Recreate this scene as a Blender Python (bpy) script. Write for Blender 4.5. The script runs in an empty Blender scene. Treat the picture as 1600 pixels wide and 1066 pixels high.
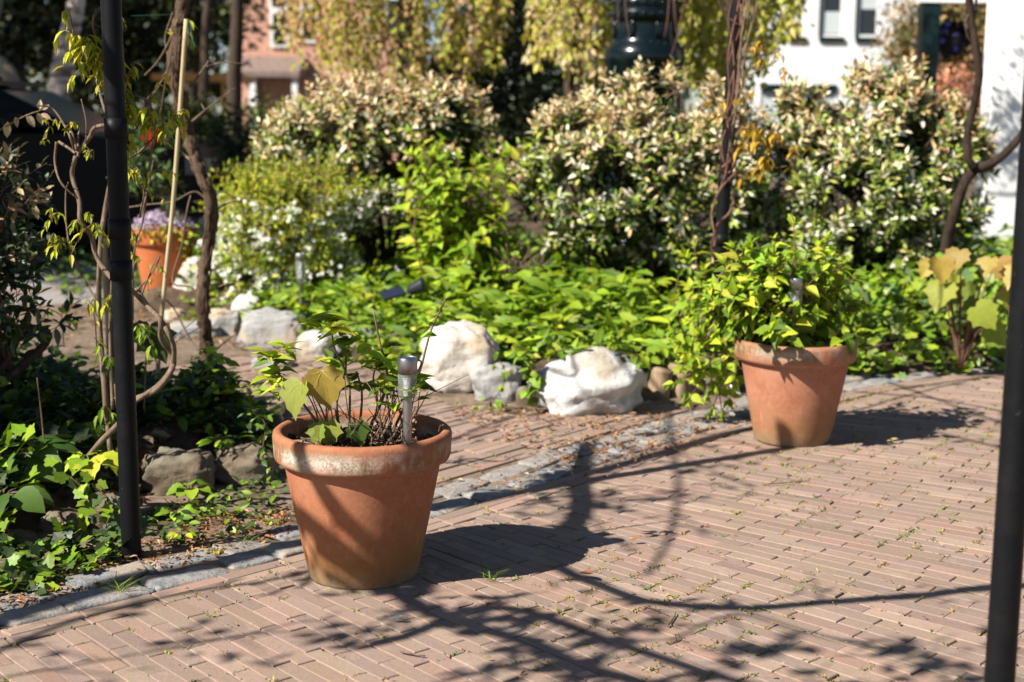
import bpy, math, random
import numpy as np
from mathutils import Vector, Matrix, noise

S = bpy.context.scene
COL = S.collection
# ------------------------------------------------------------------ camera, sky, sun, exposure
FPX, CX, CY = 2222.0, 800.0, 533.0           # lens in pixels of the 1600 px wide photograph (50 mm)
PITCH, ROLL, CAMH = math.radians(9.28), math.radians(0.55), 1.31
cam = bpy.data.cameras.new('camera'); camo = bpy.data.objects.new('camera', cam); COL.objects.link(camo)
cam.lens = 50.0; cam.sensor_width = 36.0; cam.clip_start = 0.05; cam.clip_end = 600
RM = Matrix.Rotation(math.pi/2 - PITCH, 3, 'X') @ Matrix.Rotation(ROLL, 3, 'Z')
camo.matrix_world = Matrix.Translation((0, 0, CAMH)) @ RM.to_4x4()
cam.dof.use_dof = True; cam.dof.focus_distance = 3.85; cam.dof.aperture_fstop = 3.0
S.camera = camo
SUN_EL, SUN_DIR = math.radians(41), math.radians(33)      # shadows run right (33 deg off the x axis) and away
SHD = Vector((math.cos(SUN_DIR), math.sin(SUN_DIR), 0))
w = bpy.data.worlds.new('World'); S.world = w; w.use_nodes = True
nt = w.node_tree; bg = nt.nodes['Background']; sky = nt.nodes.new('ShaderNodeTexSky')
sky.sky_type = 'NISHITA'; sky.sun_disc = False; sky.sun_elevation = SUN_EL
sky.sun_rotation = math.atan2(-SHD.x, -SHD.y)
sky.air_density = 0.75; sky.dust_density = 0.3
nt.links.new(sky.outputs[0], bg.inputs[0]); bg.inputs[1].default_value = 0.05
sl = bpy.data.lights.new('sun', 'SUN'); sl.energy = 5.0; sl.angle = math.radians(0.48); sl.color = (1, 0.945, 0.86)
so = bpy.data.objects.new('sun', sl); COL.objects.link(so)
TOSUN = Vector((-SHD.x*math.cos(SUN_EL), -SHD.y*math.cos(SUN_EL), math.sin(SUN_EL)))
so.rotation_euler = TOSUN.to_track_quat('Z', 'Y').to_euler(); so.location = (-5, -3, 8)
S.view_settings.view_transform = 'Standard'; S.view_settings.look = 'None'
S.view_settings.exposure = 0.95; S.view_settings.gamma = 1.0
S.cycles.use_denoising = True
S.cycles.max_bounces = 6; S.cycles.diffuse_bounces = 1; S.cycles.transparent_max_bounces = 6

def P(px, py, d):
    """point at distance d (metres along y) seen at a pixel of the photograph"""
    v = RM @ Vector(((px-CX)/FPX, (CY-py)/FPX, -1)); s = d/v.y
    return Vector((v.x*s, d, CAMH + v.z*s))
def G(px, py, z=0.0):
    v = RM @ Vector(((px-CX)/FPX, (CY-py)/FPX, -1)); s = (z-CAMH)/v.z
    return Vector((v.x*s, v.y*s, z))
def PX(px, d): return P(px, 170, d).x
def up_sun(p, z):
    p = Vector(p); return p + TOSUN*((z-p.z)/TOSUN.z)
def wpx(n, d): return n*d/FPX

# ------------------------------------------------------------------ mesh building
class MB:
    def __init__(s): s.v = []; s.c = []; s.f3 = []; s.f4 = []; s.n = 0
    def add(s, v, f3=None, f4=None, col=(1, 1, 1)):
        v = np.asarray(v, float).reshape(-1, 3); c = np.asarray(col, float)
        if c.ndim == 1: c = np.tile(c, (len(v), 1))
        if f3 is not None and len(f3): s.f3.append(np.asarray(f3, int).reshape(-1, 3)+s.n)
        if f4 is not None and len(f4): s.f4.append(np.asarray(f4, int).reshape(-1, 4)+s.n)
        s.v.append(v); s.c.append(c); s.n += len(v)
    def build(s, name, m, parent=None, smooth=False):
        v = np.concatenate(s.v); c = np.concatenate(s.c)
        if parent is not None: v = v - np.array(parent.location)
        f3 = np.concatenate(s.f3) if s.f3 else np.zeros((0, 3), int)
        f4 = np.concatenate(s.f4) if s.f4 else np.zeros((0, 4), int)
        li = np.concatenate([f3.ravel(), f4.ravel()]).astype(np.int32)
        ls = np.concatenate([np.arange(len(f3))*3, len(f3)*3+np.arange(len(f4))*4]).astype(np.int32)
        me = bpy.data.meshes.new(name)
        me.vertices.add(len(v)); me.vertices.foreach_set('co', v.astype(np.float32).ravel())
        me.loops.add(len(li)); me.loops.foreach_set('vertex_index', li)
        me.polygons.add(len(ls)); me.polygons.foreach_set('loop_start', ls)
        me.update(calc_edges=True)
        a = me.color_attributes.new('Col', 'FLOAT_COLOR', 'POINT')
        a.data.foreach_set('color', np.hstack([c, np.ones((len(c), 1))]).astype(np.float32).ravel())
        me.polygons.foreach_set('use_smooth', np.full(len(ls), bool(smooth)))
        me.materials.append(m)
        o = bpy.data.objects.new(name, me); COL.objects.link(o)
        if parent is not None: o.parent = parent
        return o
def tag(o, label=None, cat=None, group=None, kind=None):
    if label: o['label'] = label
    if cat: o['category'] = cat
    if group: o['group'] = group
    if kind: o['kind'] = kind
    return o
def thing(name, label, cat, loc=(0, 0, 0), group=None):
    o = bpy.data.objects.new(name, None); COL.objects.link(o); o.location = loc; o.empty_display_size = .1
    return tag(o, label, cat, group)

def nrm(a): return a/np.maximum(np.linalg.norm(a, axis=-1, keepdims=True), 1e-9)
def leaf_t(prof, fold=.12, curl=.15):
    """leaf from (y, halfwidth) pairs: base at y=0, tip at y=1, folded on its midrib and curled down"""
    z = lambda y: -curl*y*y
    V = [(0, 0, 0)]; F3 = []; F4 = []
    for y, hw in prof: V += [(-hw, y, z(y)+fold*hw*2), (0, y, z(y)), (hw, y, z(y)+fold*hw*2)]
    V.append((0, 1, z(1))); n = len(prof); t = len(V)-1
    F3 += [(0, 2, 1), (0, 3, 2), (t, 3*n-2, 3*n-1), (t, 3*n-1, 3*n)]
    for i in range(n-1):
        a = 1+3*i; F4 += [(a, a+1, a+4, a+3), (a+1, a+2, a+5, a+4)]
    return np.array(V, float), F3, F4
def fan_t(pts, c=(0, .35), cup=.1, curl=.12, fold=0.0):
    V = [(c[0], c[1], -curl*c[1]**2)]+[(x, y, -curl*y*y-curl*.5*x*x+fold*abs(x)+cup*(math.hypot(x-c[0], y-c[1]))*(1 if i % 2 else .9)) for i, (x, y) in enumerate(pts)]
    n = len(pts); return np.array(V, float), [(0, 1+i, 1+(i+1) % n) for i in range(n)], []
OVAL = leaf_t([(.25, .2), (.55, .24), (.8, .14)])
OVAL1 = leaf_t([(.45, .24)])
LANCE = leaf_t([(.2, .1), (.45, .15), (.75, .09)], .15, .25)
BLADE = leaf_t([(.15, .018), (.5, .022), (.8, .014)], .3, .6)
POINTED = leaf_t([(.18, .2), (.4, .27), (.7, .14)], .18, .25)
DROOP = leaf_t([(.2, .13), (.5, .17), (.8, .07)], .3, .3)
BROAD = leaf_t([(.05, .2), (.14, .33), (.24, .38), (.34, .43), (.44, .40), (.54, .41), (.64, .33), (.74, .30), (.84, .19), (.93, .1)], .12, .4)
NARROW = leaf_t([(.2, .13), (.5, .19), (.8, .11)], .14, .18)
WIDE = leaf_t([(.12, .1), (.3, .16), (.45, .13), (.6, .2), (.75, .14), (.88, .1)], .15, .4)
IVY = fan_t([(0, 0), (.2, -.12), (.44, .02), (.38, .26), (.52, .46), (.28, .62), (0, 1), (-.28, .62), (-.52, .46), (-.38, .26), (-.44, .02), (-.2, -.12)], (0, .3))
MAPLE = fan_t([(0, 0), (.14, -.1), (.34, -.07), (.40, .06), (.56, .16), (.50, .32), (.62, .50), (.46, .54), (.34, .62), (.27, .78), (.13, .84), (0, 1), (-.13, .84), (-.27, .78), (-.34, .62), (-.46, .54), (-.62, .50), (-.50, .32), (-.56, .16), (-.40, .06), (-.34, -.07), (-.14, -.1)], (0, .22), .06, .45, .35)
VEIN = (np.array([p_ for a_, L_ in ((0, .95), (.62, .72), (-.62, .72), (1.35, .42), (-1.35, .42)) for p_ in ((-.008*math.cos(a_), .008*math.sin(a_), .012), (.008*math.cos(a_), -.008*math.sin(a_), .012), (math.sin(a_)*L_*.5+.005, math.cos(a_)*L_*.5, .012-.45*(math.cos(a_)*L_*.5)**2+.35*abs(math.sin(a_)*L_*.5)), (math.sin(a_)*L_*.5-.005, math.cos(a_)*L_*.5, .012-.45*(math.cos(a_)*L_*.5)**2+.35*abs(math.sin(a_)*L_*.5)), (math.sin(a_)*L_, math.cos(a_)*L_, .014-.45*(math.cos(a_)*L_)**2+.30*abs(math.sin(a_)*L_)))], float), [(5*k_+3, 5*k_+2, 5*k_+4) for k_ in range(5)], [(5*k_, 5*k_+1, 5*k_+2, 5*k_+3) for k_ in range(5)])
PETAL5 = fan_t([(math.sin(k*math.pi/5)*(.5 if k % 2 == 0 else .2), math.cos(k*math.pi/5)*(.5 if k % 2 == 0 else .2)) for k in range(10)], (0, 0), .2)
QUAD = (np.array([(-.22, .35, 0), (0, 0, 0), (.22, .35, 0), (0, 1, 0)], float), [], [(1, 2, 3, 0)])
STEM = (np.array([(math.cos(a)*.012*k, y, math.sin(a)*.012*k) for y, k in ((0, 1), (1, .6)) for a in (0, 2.1, 4.2)]), [], [(0, 1, 4, 3), (1, 2, 5, 4), (2, 0, 3, 5)])

def scatter(mb, T, pos, axis, nr, size, col):
    V, F3, F4 = T; N = len(pos)
    if N == 0: return
    y = nrm(axis); x = nrm(np.cross(y, nr)); z = np.cross(x, y)
    s = np.broadcast_to(np.asarray(size, float).reshape(-1, 1, 1), (N, 1, 1))
    W = pos[:, None]+s*(V[None, :, 0:1]*x[:, None]+V[None, :, 1:2]*y[:, None]+V[None, :, 2:3]*z[:, None])
    k = len(V); off = (np.arange(N)*k)[:, None, None]
    f3 = (np.array(F3, int).reshape(1, -1, 3)+off).reshape(-1, 3) if len(F3) else None
    f4 = (np.array(F4, int).reshape(1, -1, 4)+off).reshape(-1, 4) if len(F4) else None
    mb.add(W.reshape(-1, 3), f3, f4, np.repeat(col, k, axis=0))
def pal(r, n, cols, w=None, jit=.18, hue=.05):
    cols = np.array(cols, float); w = None if w is None else np.array(w, float)/np.sum(w)
    c = cols[r.choice(len(cols), n, p=w)]
    return np.clip(c*(1+r.normal(0, jit, (n, 1)))*(1+r.normal(0, hue, (n, 3))), .004, .95)
def sph(r, n, zmin=-1.0):
    z = r.uniform(zmin, 1, n); a = r.uniform(0, 2*math.pi, n); q = np.sqrt(1-z*z)
    return np.stack([q*np.cos(a), q*np.sin(a), z], 1)
def perp(a):
    h = np.where(np.abs(a[:, 2:3]) > .9, np.array([[1., 0, 0]]), np.array([[0, 0, 1.]]))
    return nrm(np.cross(a, h))

def cat(pts, sub=6):
    """Catmull-Rom through points -> dense polyline (last column may carry the radius)"""
    p = np.array(pts, float)
    if len(p) < 3: t = np.linspace(0, 1, sub+1)[:, None]; return p[0]*(1-t)+p[-1]*t
    q = np.vstack([2*p[0]-p[1], p, 2*p[-1]-p[-2]]); out = []
    for i in range(1, len(q)-2):
        for t in np.linspace(0, 1, sub, endpoint=False):
            a, b, c, d = q[i-1], q[i], q[i+1], q[i+2]
            out.append(.5*(2*b+(c-a)*t+(2*a-5*b+4*c-d)*t*t+(3*b-a-3*c+d)*t**3))
    out.append(q[-2]); return np.array(out)
def tube(mb, pts, rad, sides=8, sub=6, rough=0.0, seed=0, col=(1, 1, 1), dense=False, fq=14):
    """tapered tube through points; rad is one radius, (start, end) or one per point"""
    p = [tuple(q) for q in pts]
    rr = [rad]*len(p) if np.isscalar(rad) else (list(np.linspace(rad[0], rad[1], len(p))) if len(rad) == 2 else list(rad))
    q = np.array([a+(b,) for a, b in zip(p, rr)]) if dense else cat([a+(b,) for a, b in zip(p, rr)], sub)
    c, R = q[:, :3], np.maximum(q[:, 3], .0004); n = len(c)
    d = nrm(np.gradient(c, axis=0)); u = np.zeros((n, 3)); a = perp(d[:1])[0]
    for i in range(n):
        a = a-d[i]*np.dot(a, d[i]); a /= max(np.linalg.norm(a), 1e-9); u[i] = a
    v = np.cross(d, u); ang = np.arange(sides)*2*math.pi/sides
    k = np.ones((n, sides))
    if rough:
        for i in range(n):
            for j in range(sides):
                k[i, j] = 1+rough*noise.noise((c[i, 0]*fq+math.cos(ang[j])*1.6+seed*3.1, c[i, 1]*fq+math.sin(ang[j])*1.6, c[i, 2]*fq*.7))
    V = c[:, None]+(R[:, None]*k)[:, :, None]*(np.cos(ang)[None, :, None]*u[:, None]+np.sin(ang)[None, :, None]*v[:, None])
    V = np.vstack([V.reshape(-1, 3), c[:1], c[-1:]])
    i = np.arange(n-1)[:, None]*sides; j = np.arange(sides)[None]; j2 = (j+1) % sides
    f4 = np.stack([i+j, i+j2, i+sides+j2, i+sides+j], -1).reshape(-1, 4)
    e = n*sides; J = np.arange(sides)
    f3 = np.vstack([np.stack([np.full(sides, e), (J+1) % sides, J], 1), np.stack([np.full(sides, e+1), e-sides+J, e-sides+(J+1) % sides], 1)])
    mb.add(V, f3, f4, col)
    return c
def lathe(mb, prof, c, sides=48, col=(1, 1, 1), wob=0.0):
    pr = np.array(prof, float); n = len(pr); a = np.arange(sides)*2*math.pi/sides
    k = 1+wob*np.sin(a*3+1)[None]
    V = np.stack([pr[:, :1]*np.cos(a)*k+c[0], pr[:, :1]*np.sin(a)*k+c[1], np.repeat(pr[:, 1:2], sides, 1)+c[2]], -1).reshape(-1, 3)
    i = np.arange(n-1)[:, None]*sides; j = np.arange(sides)[None]; j2 = (j+1) % sides
    mb.add(V, None, np.stack([i+j, i+j2, i+sides+j2, i+sides+j], -1).reshape(-1, 4), col)
def box(mb, lo, hi, col=(1, 1, 1), rot=0.0, about=None):
    x0, y0, z0 = lo; x1, y1, z1 = hi
    V = np.array([(x, y, z) for z in (z0, z1) for x, y in ((x0, y0), (x1, y0), (x1, y1), (x0, y1))], float)
    if rot:
        c = np.array(about if about is not None else ((x0+x1)/2, (y0+y1)/2, 0)); cs, sn = math.cos(rot), math.sin(rot)
        d = V-c; V = np.stack([d[:, 0]*cs-d[:, 1]*sn, d[:, 0]*sn+d[:, 1]*cs, d[:, 2]], 1)+c
    mb.add(V, None, [(0, 3, 2, 1), (4, 5, 6, 7), (0, 1, 5, 4), (1, 2, 6, 5), (2, 3, 7, 6), (3, 0, 4, 7)], col)
def stone(mb, c, dim, yaw=0.0, seed=0, rough=.18, sq=.6, nu=26, nv=16, freq=1.6, tilt=0.0):
    """rounded, knobbly stone: a superellipsoid with layered noise"""
    u = np.arange(nu)*2*math.pi/nu; v = np.linspace(-math.pi/2, math.pi/2, nv)
    pw = lambda t: np.sign(t)*np.abs(t)**sq
    X = pw(np.cos(v))[:, None]*pw(np.cos(u))[None]; Y = pw(np.cos(v))[:, None]*pw(np.sin(u))[None]; Z = np.repeat(pw(np.sin(v))[:, None], nu, 1)
    B = np.stack([X, Y, Z], -1).reshape(-1, 3); o = seed*7.3
    k = np.array([1+rough*(noise.noise((b[0]*freq+o, b[1]*freq, b[2]*freq))+.5*noise.noise((b[0]*freq*2.3+o, b[1]*freq*2.3+5, b[2]*freq*2.3))+.3*noise.noise((b[0]*freq*5+o, b[1]*freq*5+9, b[2]*freq*5))) for b in B])
    B = B*k[:, None]*np.array(dim)/2
    M = np.array(Matrix.Rotation(yaw, 3, 'Z') @ Matrix.Rotation(tilt, 3, 'Y')); B = B @ M.T + np.array(c)
    i = np.arange(nv-1)[:, None]*nu; j = np.arange(nu)[None]; j2 = (j+1) % nu
    mb.add(B, None, np.stack([i+j, i+j2, i+nu+j2, i+nu+j], -1).reshape(-1, 4))
def sdist(poly, x, y):
    """signed distance (inside positive) of points to a polygon"""
    p = np.array(poly, float)[:, :2]; q = np.roll(p, -1, 0); pt = np.stack([x, y], -1)
    d = np.full(x.shape, 1e9); ins = np.zeros(x.shape, bool)
    for a, b in zip(p, q):
        e = b-a; t = np.clip(((pt-a)@e)/max(e@e, 1e-12), 0, 1)
        d = np.minimum(d, np.linalg.norm(pt-(a+t[..., None]*e), axis=-1))
        c = ((a[1] > y) != (b[1] > y)) & (x < (b[0]-a[0])*(y-a[1])/(b[1]-a[1]+1e-12)+a[0]); ins ^= c
    return np.where(ins, d, -d)

# ------------------------------------------------------------------ materials
class NT:
    def __init__(s, name):
        s.m = bpy.data.materials.new(name); s.m.use_nodes = True; s.t = s.m.node_tree
        s.b = s.t.nodes['Principled BSDF']; s.out = s.t.nodes['Material Output']
    def n(s, ty, ins=None, **kw):
        x = s.t.nodes.new('ShaderNode'+ty)
        for k, v in kw.items(): setattr(x, k, v)
        for k, v in (ins or {}).items():
            if hasattr(v, 'is_linked') or isinstance(v, bpy.types.NodeSocket): s.t.links.new(v, x.inputs[k])
            else: x.inputs[k].default_value = v
        return x
    def l(s, a, b): s.t.links.new(a, b)
    def coord(s): return s.n('TexCoord').outputs['Object']
    def noise(s, vec, sc, det=4, rough=.6): return s.n('TexNoise', {'Vector': vec, 'Scale': sc, 'Detail': det, 'Roughness': rough}).outputs['Fac']
    def ramp(s, f, a, b, c0=(0, 0, 0, 1), c1=(1, 1, 1, 1)):
        r = s.n('ValToRGB', {'Fac': f}); e = r.color_ramp.elements
        e[0].position = a; e[1].position = b; e[0].color = c0; e[1].color = c1; return r.outputs[0]
    def mix(s, f, a, b, mode='MIX'):
        x = s.n('Mix', data_type='RGBA', blend_type=mode)
        for i, v in ((0, f), (6, a), (7, b)):
            if isinstance(v, bpy.types.NodeSocket): s.l(v, x.inputs[i])
            elif i == 0: x.inputs[0].default_value = v
            else: x.inputs[i].default_value = tuple(v)+(1,) if len(v) == 3 else v
        return x.outputs[2]
    def math(s, op, a, b=0.0):
        x = s.n('Math', operation=op)
        for i, v in ((0, a), (1, b)):
            if isinstance(v, bpy.types.NodeSocket): s.l(v, x.inputs[i])
            else: x.inputs[i].default_value = v
        return x.outputs[0]
    def bump(s, h, st=.4, dist=.01): s.l(s.n('Bump', {'Height': h, 'Strength': st, 'Distance': dist}).outputs[0], s.b.inputs['Normal'])
    def set(s, col=None, rough=None, spec=None, metal=None):
        for k, v in (('Base Color', col), ('Roughness', rough), ('Specular IOR Level', spec), ('Metallic', metal)):
            if v is None: continue
            if isinstance(v, bpy.types.NodeSocket): s.l(v, s.b.inputs[k])
            else: s.b.inputs[k].default_value = tuple(v)+(1,) if k == 'Base Color' else v
        return s
    def attr(s): return s.n('VertexColor', layer_name='Col').outputs[0]
def m_leaf(name, rough=.5, tr=.3, spec=.35):
    q = NT(name); c = q.attr(); co = q.coord()
    c = q.mix(.35, c, q.mix(q.noise(co, 60, 2), (.35, .35, .35), (1.5, 1.5, 1.5)), 'MULTIPLY')
    q.set(c, rough, spec)
    t = q.n('BsdfTranslucent', {'Color': q.mix(1.0, c, (1.05, 1.15, .45), 'MULTIPLY')})
    x = q.n('MixShader', {0: tr, 1: q.b.outputs[0], 2: t.outputs[0]}); q.l(x.outputs[0], q.out.inputs[0]); return q.m
def m_noise(name, c0, c1, sc=8, rough=.85, bst=.5, bd=.01, bsc=40, spec=.2, c2=None, s2=2.0, attr=False):
    q = NT(name); co = q.coord(); c = q.mix(q.ramp(q.noise(co, sc, 6), .35, .65), c0, c1)
    if c2: c = q.mix(q.ramp(q.noise(co, s2, 4), .5, .62), c, c2)
    if attr: c = q.mix(1.0, c, q.attr(), 'MULTIPLY')
    q.set(c, rough, spec); q.bump(q.noise(co, bsc, 8, .65), bst, bd); return q.m
def m_plain(name, col, rough=.5, spec=.4, metal=0.0, var=.15):
    q = NT(name); co = q.coord(); c = q.mix(q.noise(co, 9, 5), [x*(1-var) for x in col], [min(1, x*(1+var)) for x in col])
    return q.set(c, q.math('ADD', q.math('MULTIPLY', q.noise(co, 25, 4), .2), rough-.1), spec, metal).m
def m_bark(name, c0, c1, sc=(60, 60, 8), bst=.8):
    q = NT(name); mp = q.n('Mapping', {'Vector': q.coord(), 'Scale': sc}); f = q.noise(mp.outputs[0], 1, 6, .7)
    q.set(q.mix(q.ramp(f, .3, .7), c0, c1), .9, .15); q.bump(f, bst, .01); return q.m
def m_pot(name, H, base, pale, stain, lime=0.0, band=.37):
    q = NT(name); co = q.coord(); z = q.n('SeparateXYZ', {0: co}).outputs[2]
    mp = q.n('Mapping', {'Vector': co, 'Scale': (9, 9, 3)}); st = q.noise(mp.outputs[0], 1, 6, .6)
    c = q.mix(q.ramp(q.noise(co, 6, 6), .38, .66), base, pale)
    c = q.mix(q.math('MULTIPLY', q.ramp(q.noise(co, 70, 3), .45, .7), .35), c, [x*1.25 for x in pale])
    # algae and dirt creeping up from the base, streaky
    zz = q.math('ADD', z, q.math('MULTIPLY', q.math('SUBTRACT', st, .5), -.35*H/.42))
    c = q.mix(q.math('MULTIPLY', q.ramp(q.math('DIVIDE', zz, H), .02, .5, (1, 1, 1, 1), (0, 0, 0, 1)), .85), c, stain)
    c = q.mix(q.math('MULTIPLY', q.ramp(q.math('DIVIDE', z, H), .0, .16, (1, 1, 1, 1), (0, 0, 0, 1)), q.ramp(q.noise(co, 30, 6), .3, .6)), c, (.30, .24, .16))
    mp3 = q.n('Mapping', {'Vector': co, 'Scale': (60, 60, 2.2)}); dr = q.ramp(q.noise(mp3.outputs[0], 1, 3), .60, .72)
    c = q.mix(q.math('MULTIPLY', dr, .30), c, [x*1.7 for x in pale]); c = q.mix(q.math('MULTIPLY', q.ramp(q.noise(co, 130, 3, .8), .66, .72), .6), c, [min(1, x*2) for x in pale])
    c = q.mix(q.math('MULTIPLY', q.ramp(q.noise(co, 3.2, 6, .7), .50, .66), .5), c, [x*.6 for x in base])
    if lime:
        mp2 = q.n('Mapping', {'Vector': co, 'Scale': (22, 22, 7)}); f2 = q.noise(mp2.outputs[0], 1, 8, .75)
        d = q.math('ABSOLUTE', q.math('SUBTRACT', z, band)); bell = q.ramp(d, .006, .036, (1, 1, 1, 1), (0, 0, 0, 1))
        g = q.math('MULTIPLY', bell, q.ramp(q.math('ADD', q.math('MULTIPLY', f2, .6), q.math('MULTIPLY', q.noise(co, 5, 3), .5)), .50, .62))
        al = q.math('MULTIPLY', q.ramp(d, .014, .045, (1, 1, 1, 1), (0, 0, 0, 1)), q.ramp(q.noise(co, 9, 6, .7), .40, .56))
        c = q.mix(q.math('MULTIPLY', al, .9), c, (.15, .10, .03)); g = q.math('MULTIPLY', g, q.ramp(q.noise(co, 150, 4, .7), .36, .56, (.25, .25, .25, 1)))
        c = q.mix(q.math('MULTIPLY', g, lime), c, (.62, .55, .46))
    q.set(c, .8, .25); q.bump(q.noise(co, 90, 8, .7), .25, .004); return q.m

M = {}
M['leaf'] = m_leaf('leaf_satin', .5, .2); M['leaf_thin'] = m_leaf('leaf_thin', .55, .32)
M['leaf_gloss'] = m_leaf('leaf_glossy', .45, .18, .35); M['leaf_far'] = m_leaf('leaf_far', .6, .15)
M['leaf_silver'] = m_leaf('leaf_silvery', .5, .07); M['petal'] = m_leaf('petal', .6, .3)
M['soil'] = m_noise('soil', (.05, .032, .02), (.12, .08, .05), 12, bst=1, bd=.02, c2=(.16, .11, .075), s2=3)
M['ground'] = m_noise('ground', (.07, .05, .03), (.12, .09, .06), 1.5, bst=.6)
M['gravel'] = m_noise('gravel', (.22, .20, .19), (.50, .46, .44), 55, bst=1, bd=.02, bsc=60, c2=(.28, .2, .16), s2=1.2)
M['joint'] = m_noise('joint_sand', (.13, .09, .06), (.27, .20, .15), 35, bst=.8, bd=.004, bsc=120, c2=(.09, .07, .04), s2=4)
M['sand'] = m_noise('sand', (.19, .14, .10), (.34, .26, .195), 30, bst=.8, bd=.005, bsc=150)
q = NT('brick'); co = q.coord(); c = q.mix(.75, q.attr(), q.mix(q.noise(co, 90, 6, .7), (.55, .55, .55), (1.45, 1.45, 1.45)), 'MULTIPLY')
c = q.mix(q.math('MULTIPLY', q.ramp(q.noise(co, 3.2, 5), .45, .68), .55), c, (.26, .195, .135))
c = q.mix(q.math('MULTIPLY', q.ramp(q.noise(co, 7, 6, .7), .58, .72), .6), c, (.42, .33, .25)); q.set(c, .85, .2)
q.bump(q.math('ADD', q.noise(co, 160, 6), q.math('MULTIPLY', q.noise(co, 25, 4), 1.5)), .35, .004); M['brick'] = q.m
M['granite'] = m_noise('granite', (.16, .165, .17), (.31, .305, .30), 26, .85, .9, .008, 70, c2=(.36, .30, .24), s2=7)
M['granite_warm'] = m_noise('granite_warm', (.22, .20, .18), (.34, .31, .28), 26, .85, .9, .008, 70, c2=(.30, .27, .24), s2=7)
M['limestone'] = m_noise('limestone', (.46, .44, .40), (.64, .61, .57), 7, .85, .9, .012, 26, c2=(.42, .33, .22), s2=3)
M['white_rock'] = m_noise('white_rock', (.46, .455, .445), (.74, .735, .72), 9, .85, 1, .012, 30, c2=(.38, .33, .26), s2=3.0)
M['cream_rock'] = m_noise('cream_rock', (.50, .45, .39), (.66, .61, .55), 6, .85, 1, .015, 16, c2=(.45, .36, .25), s2=3)
M['grey_rock'] = m_noise('grey_rock', (.24, .24, .23), (.39, .38, .365), 7, .85, .9, .012, 25, c2=(.42, .34, .24), s2=4)
M['brown_rock'] = m_noise('brown_rock', (.09, .068, .045), (.20, .155, .105), 7, .85, .9, .012, 25, c2=(.20, .18, .13), s2=5)  # brown darkened to stand in for the shade on the left bed rocks
M['wood_rot'] = m_bark('weathered_wood', (.16, .10, .06), (.42, .31, .20), (25, 25, 6))
M['bark_vine'] = m_bark('vine_bark', (.022, .013, .008), (.20, .13, .085), (120, 120, 14), 1)
M['bark_dark'] = m_bark('dark_bark', (.035, .025, .018), (.10, .07, .05), (70, 70, 9))
M['bark_black'] = m_bark('blackish_bark', (.015, .010, .008), (.06, .04, .028), (40, 40, 9))
M['bark_grey'] = m_bark('grey_bark', (.16, .13, .10), (.36, .30, .24), (70, 70, 14), .5)
M['twig'] = m_bark('twig_bark', (.09, .058, .038), (.27, .195, .135), (80, 80, 12), .5)
M['twig_red'] = m_bark('red_twig_bark', (.09, .045, .032), (.23, .125, .088), (80, 80, 12), .5)
M['stake'] = m_bark('stake_wood', (.015, .012, .010), (.05, .04, .03), (60, 60, 6), .6)
M['cane'] = m_bark('cane', (.40, .30, .15), (.55, .45, .26), (20, 20, 3), .2)
q = NT('birch_bark'); mp = q.n('Mapping', {'Vector': q.coord(), 'Scale': (3, 3, 14)}); q.set(q.mix(q.ramp(q.noise(mp.outputs[0], 1, 5), .48, .58), (.60, .52, .46), (.14, .10, .08)), .8); M['birch'] = q.m
q = NT('black_steel'); co = q.coord(); c = q.mix(q.ramp(q.noise(co, 45, 5, .7), .66, .72), (.006, .0065, .008), (.07, .06, .055)); c = q.mix(q.math('MULTIPLY', q.ramp(q.noise(co, 6, 6, .7), .5, .7), .5), c, (.018, .015, .013)); q.set(c, q.math('ADD', q.math('MULTIPLY', q.noise(co, 12, 5), .4), .28), .16); q.bump(q.noise(co, 40, 6), .15, .002); M['black_steel'] = q.m
M['iron'] = m_plain('green_black_iron', (.003, .008, .0095), .2, .4)
M['steel'] = m_plain('brushed_steel', (.34, .33, .32), .42, .5, .85, .1)
M['cell'] = m_plain('solar_cell', (.015, .05, .17), .15, .5)
M['cell_dark'] = m_plain('solar_cell_dark', (.012, .018, .04), .35, .4)
M['black_plastic'] = m_plain('black_plastic', (.02, .022, .026), .38, .45)
M['mulch'] = m_noise('mulch', (.10, .065, .045), (.26, .18, .125), 30, .9, .5, attr=True)
M['white_wall'] = m_noise('white_render', (.80, .80, .79), (.86, .86, .85), 3, .8, .15, .005, 60, c2=(.74, .735, .72), s2=.8)
M['white_paint'] = m_plain('white_paint', (.80, .80, .78), .45, .4, 0, .04)
M['dark_green'] = m_plain('dark_green_paint', (.004, .017, .018), .35, .3)
M['glass_dark'] = m_plain('window_glass', (.02, .022, .024), .08, .7)
M['glass_pale'] = m_plain('blind', (.55, .60, .60), .5, .3, 0, .05)
M['car_paint'] = m_plain('car_paint', (.003, .0035, .005), .35, .12)
M['car_glass'] = m_plain('car_glass', (.004, .006, .007), .2, .15)
M['rubber'] = m_plain('rubber', (.018, .018, .018), .8, .2)
M['roof_tile'] = m_noise('roof_tile', (.16, .12, .10), (.26, .19, .16), 8, .8)
M['orange_wood'] = m_plain('orange_wood', (.75, .34, .10), .6, .3)
q = NT('house_brick'); bt = q.n('TexBrick', {'Vector': q.n('Mapping', {'Vector': q.coord(), 'Rotation': (math.pi/2, 0, 0)}).outputs[0], 'Color1': (.52, .22, .14, 1), 'Color2': (.62, .31, .21, 1), 'Mortar': (.5, .42, .36, 1), 'Scale': 4.0}); q.set(bt.outputs[0], .9); M['house_brick'] = q.m
q = NT('lens'); q.set((.9, .92, .9), .06, .5); q.b.inputs['Transmission Weight'].default_value = .85; q.b.inputs['IOR'].default_value = 1.3; M['lens'] = q.m
M['wire_green'] = m_plain('green_wire', (.02, .22, .17), .4); M['red'] = m_plain('red_petals', (.55, .02, .03), .5)
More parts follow.
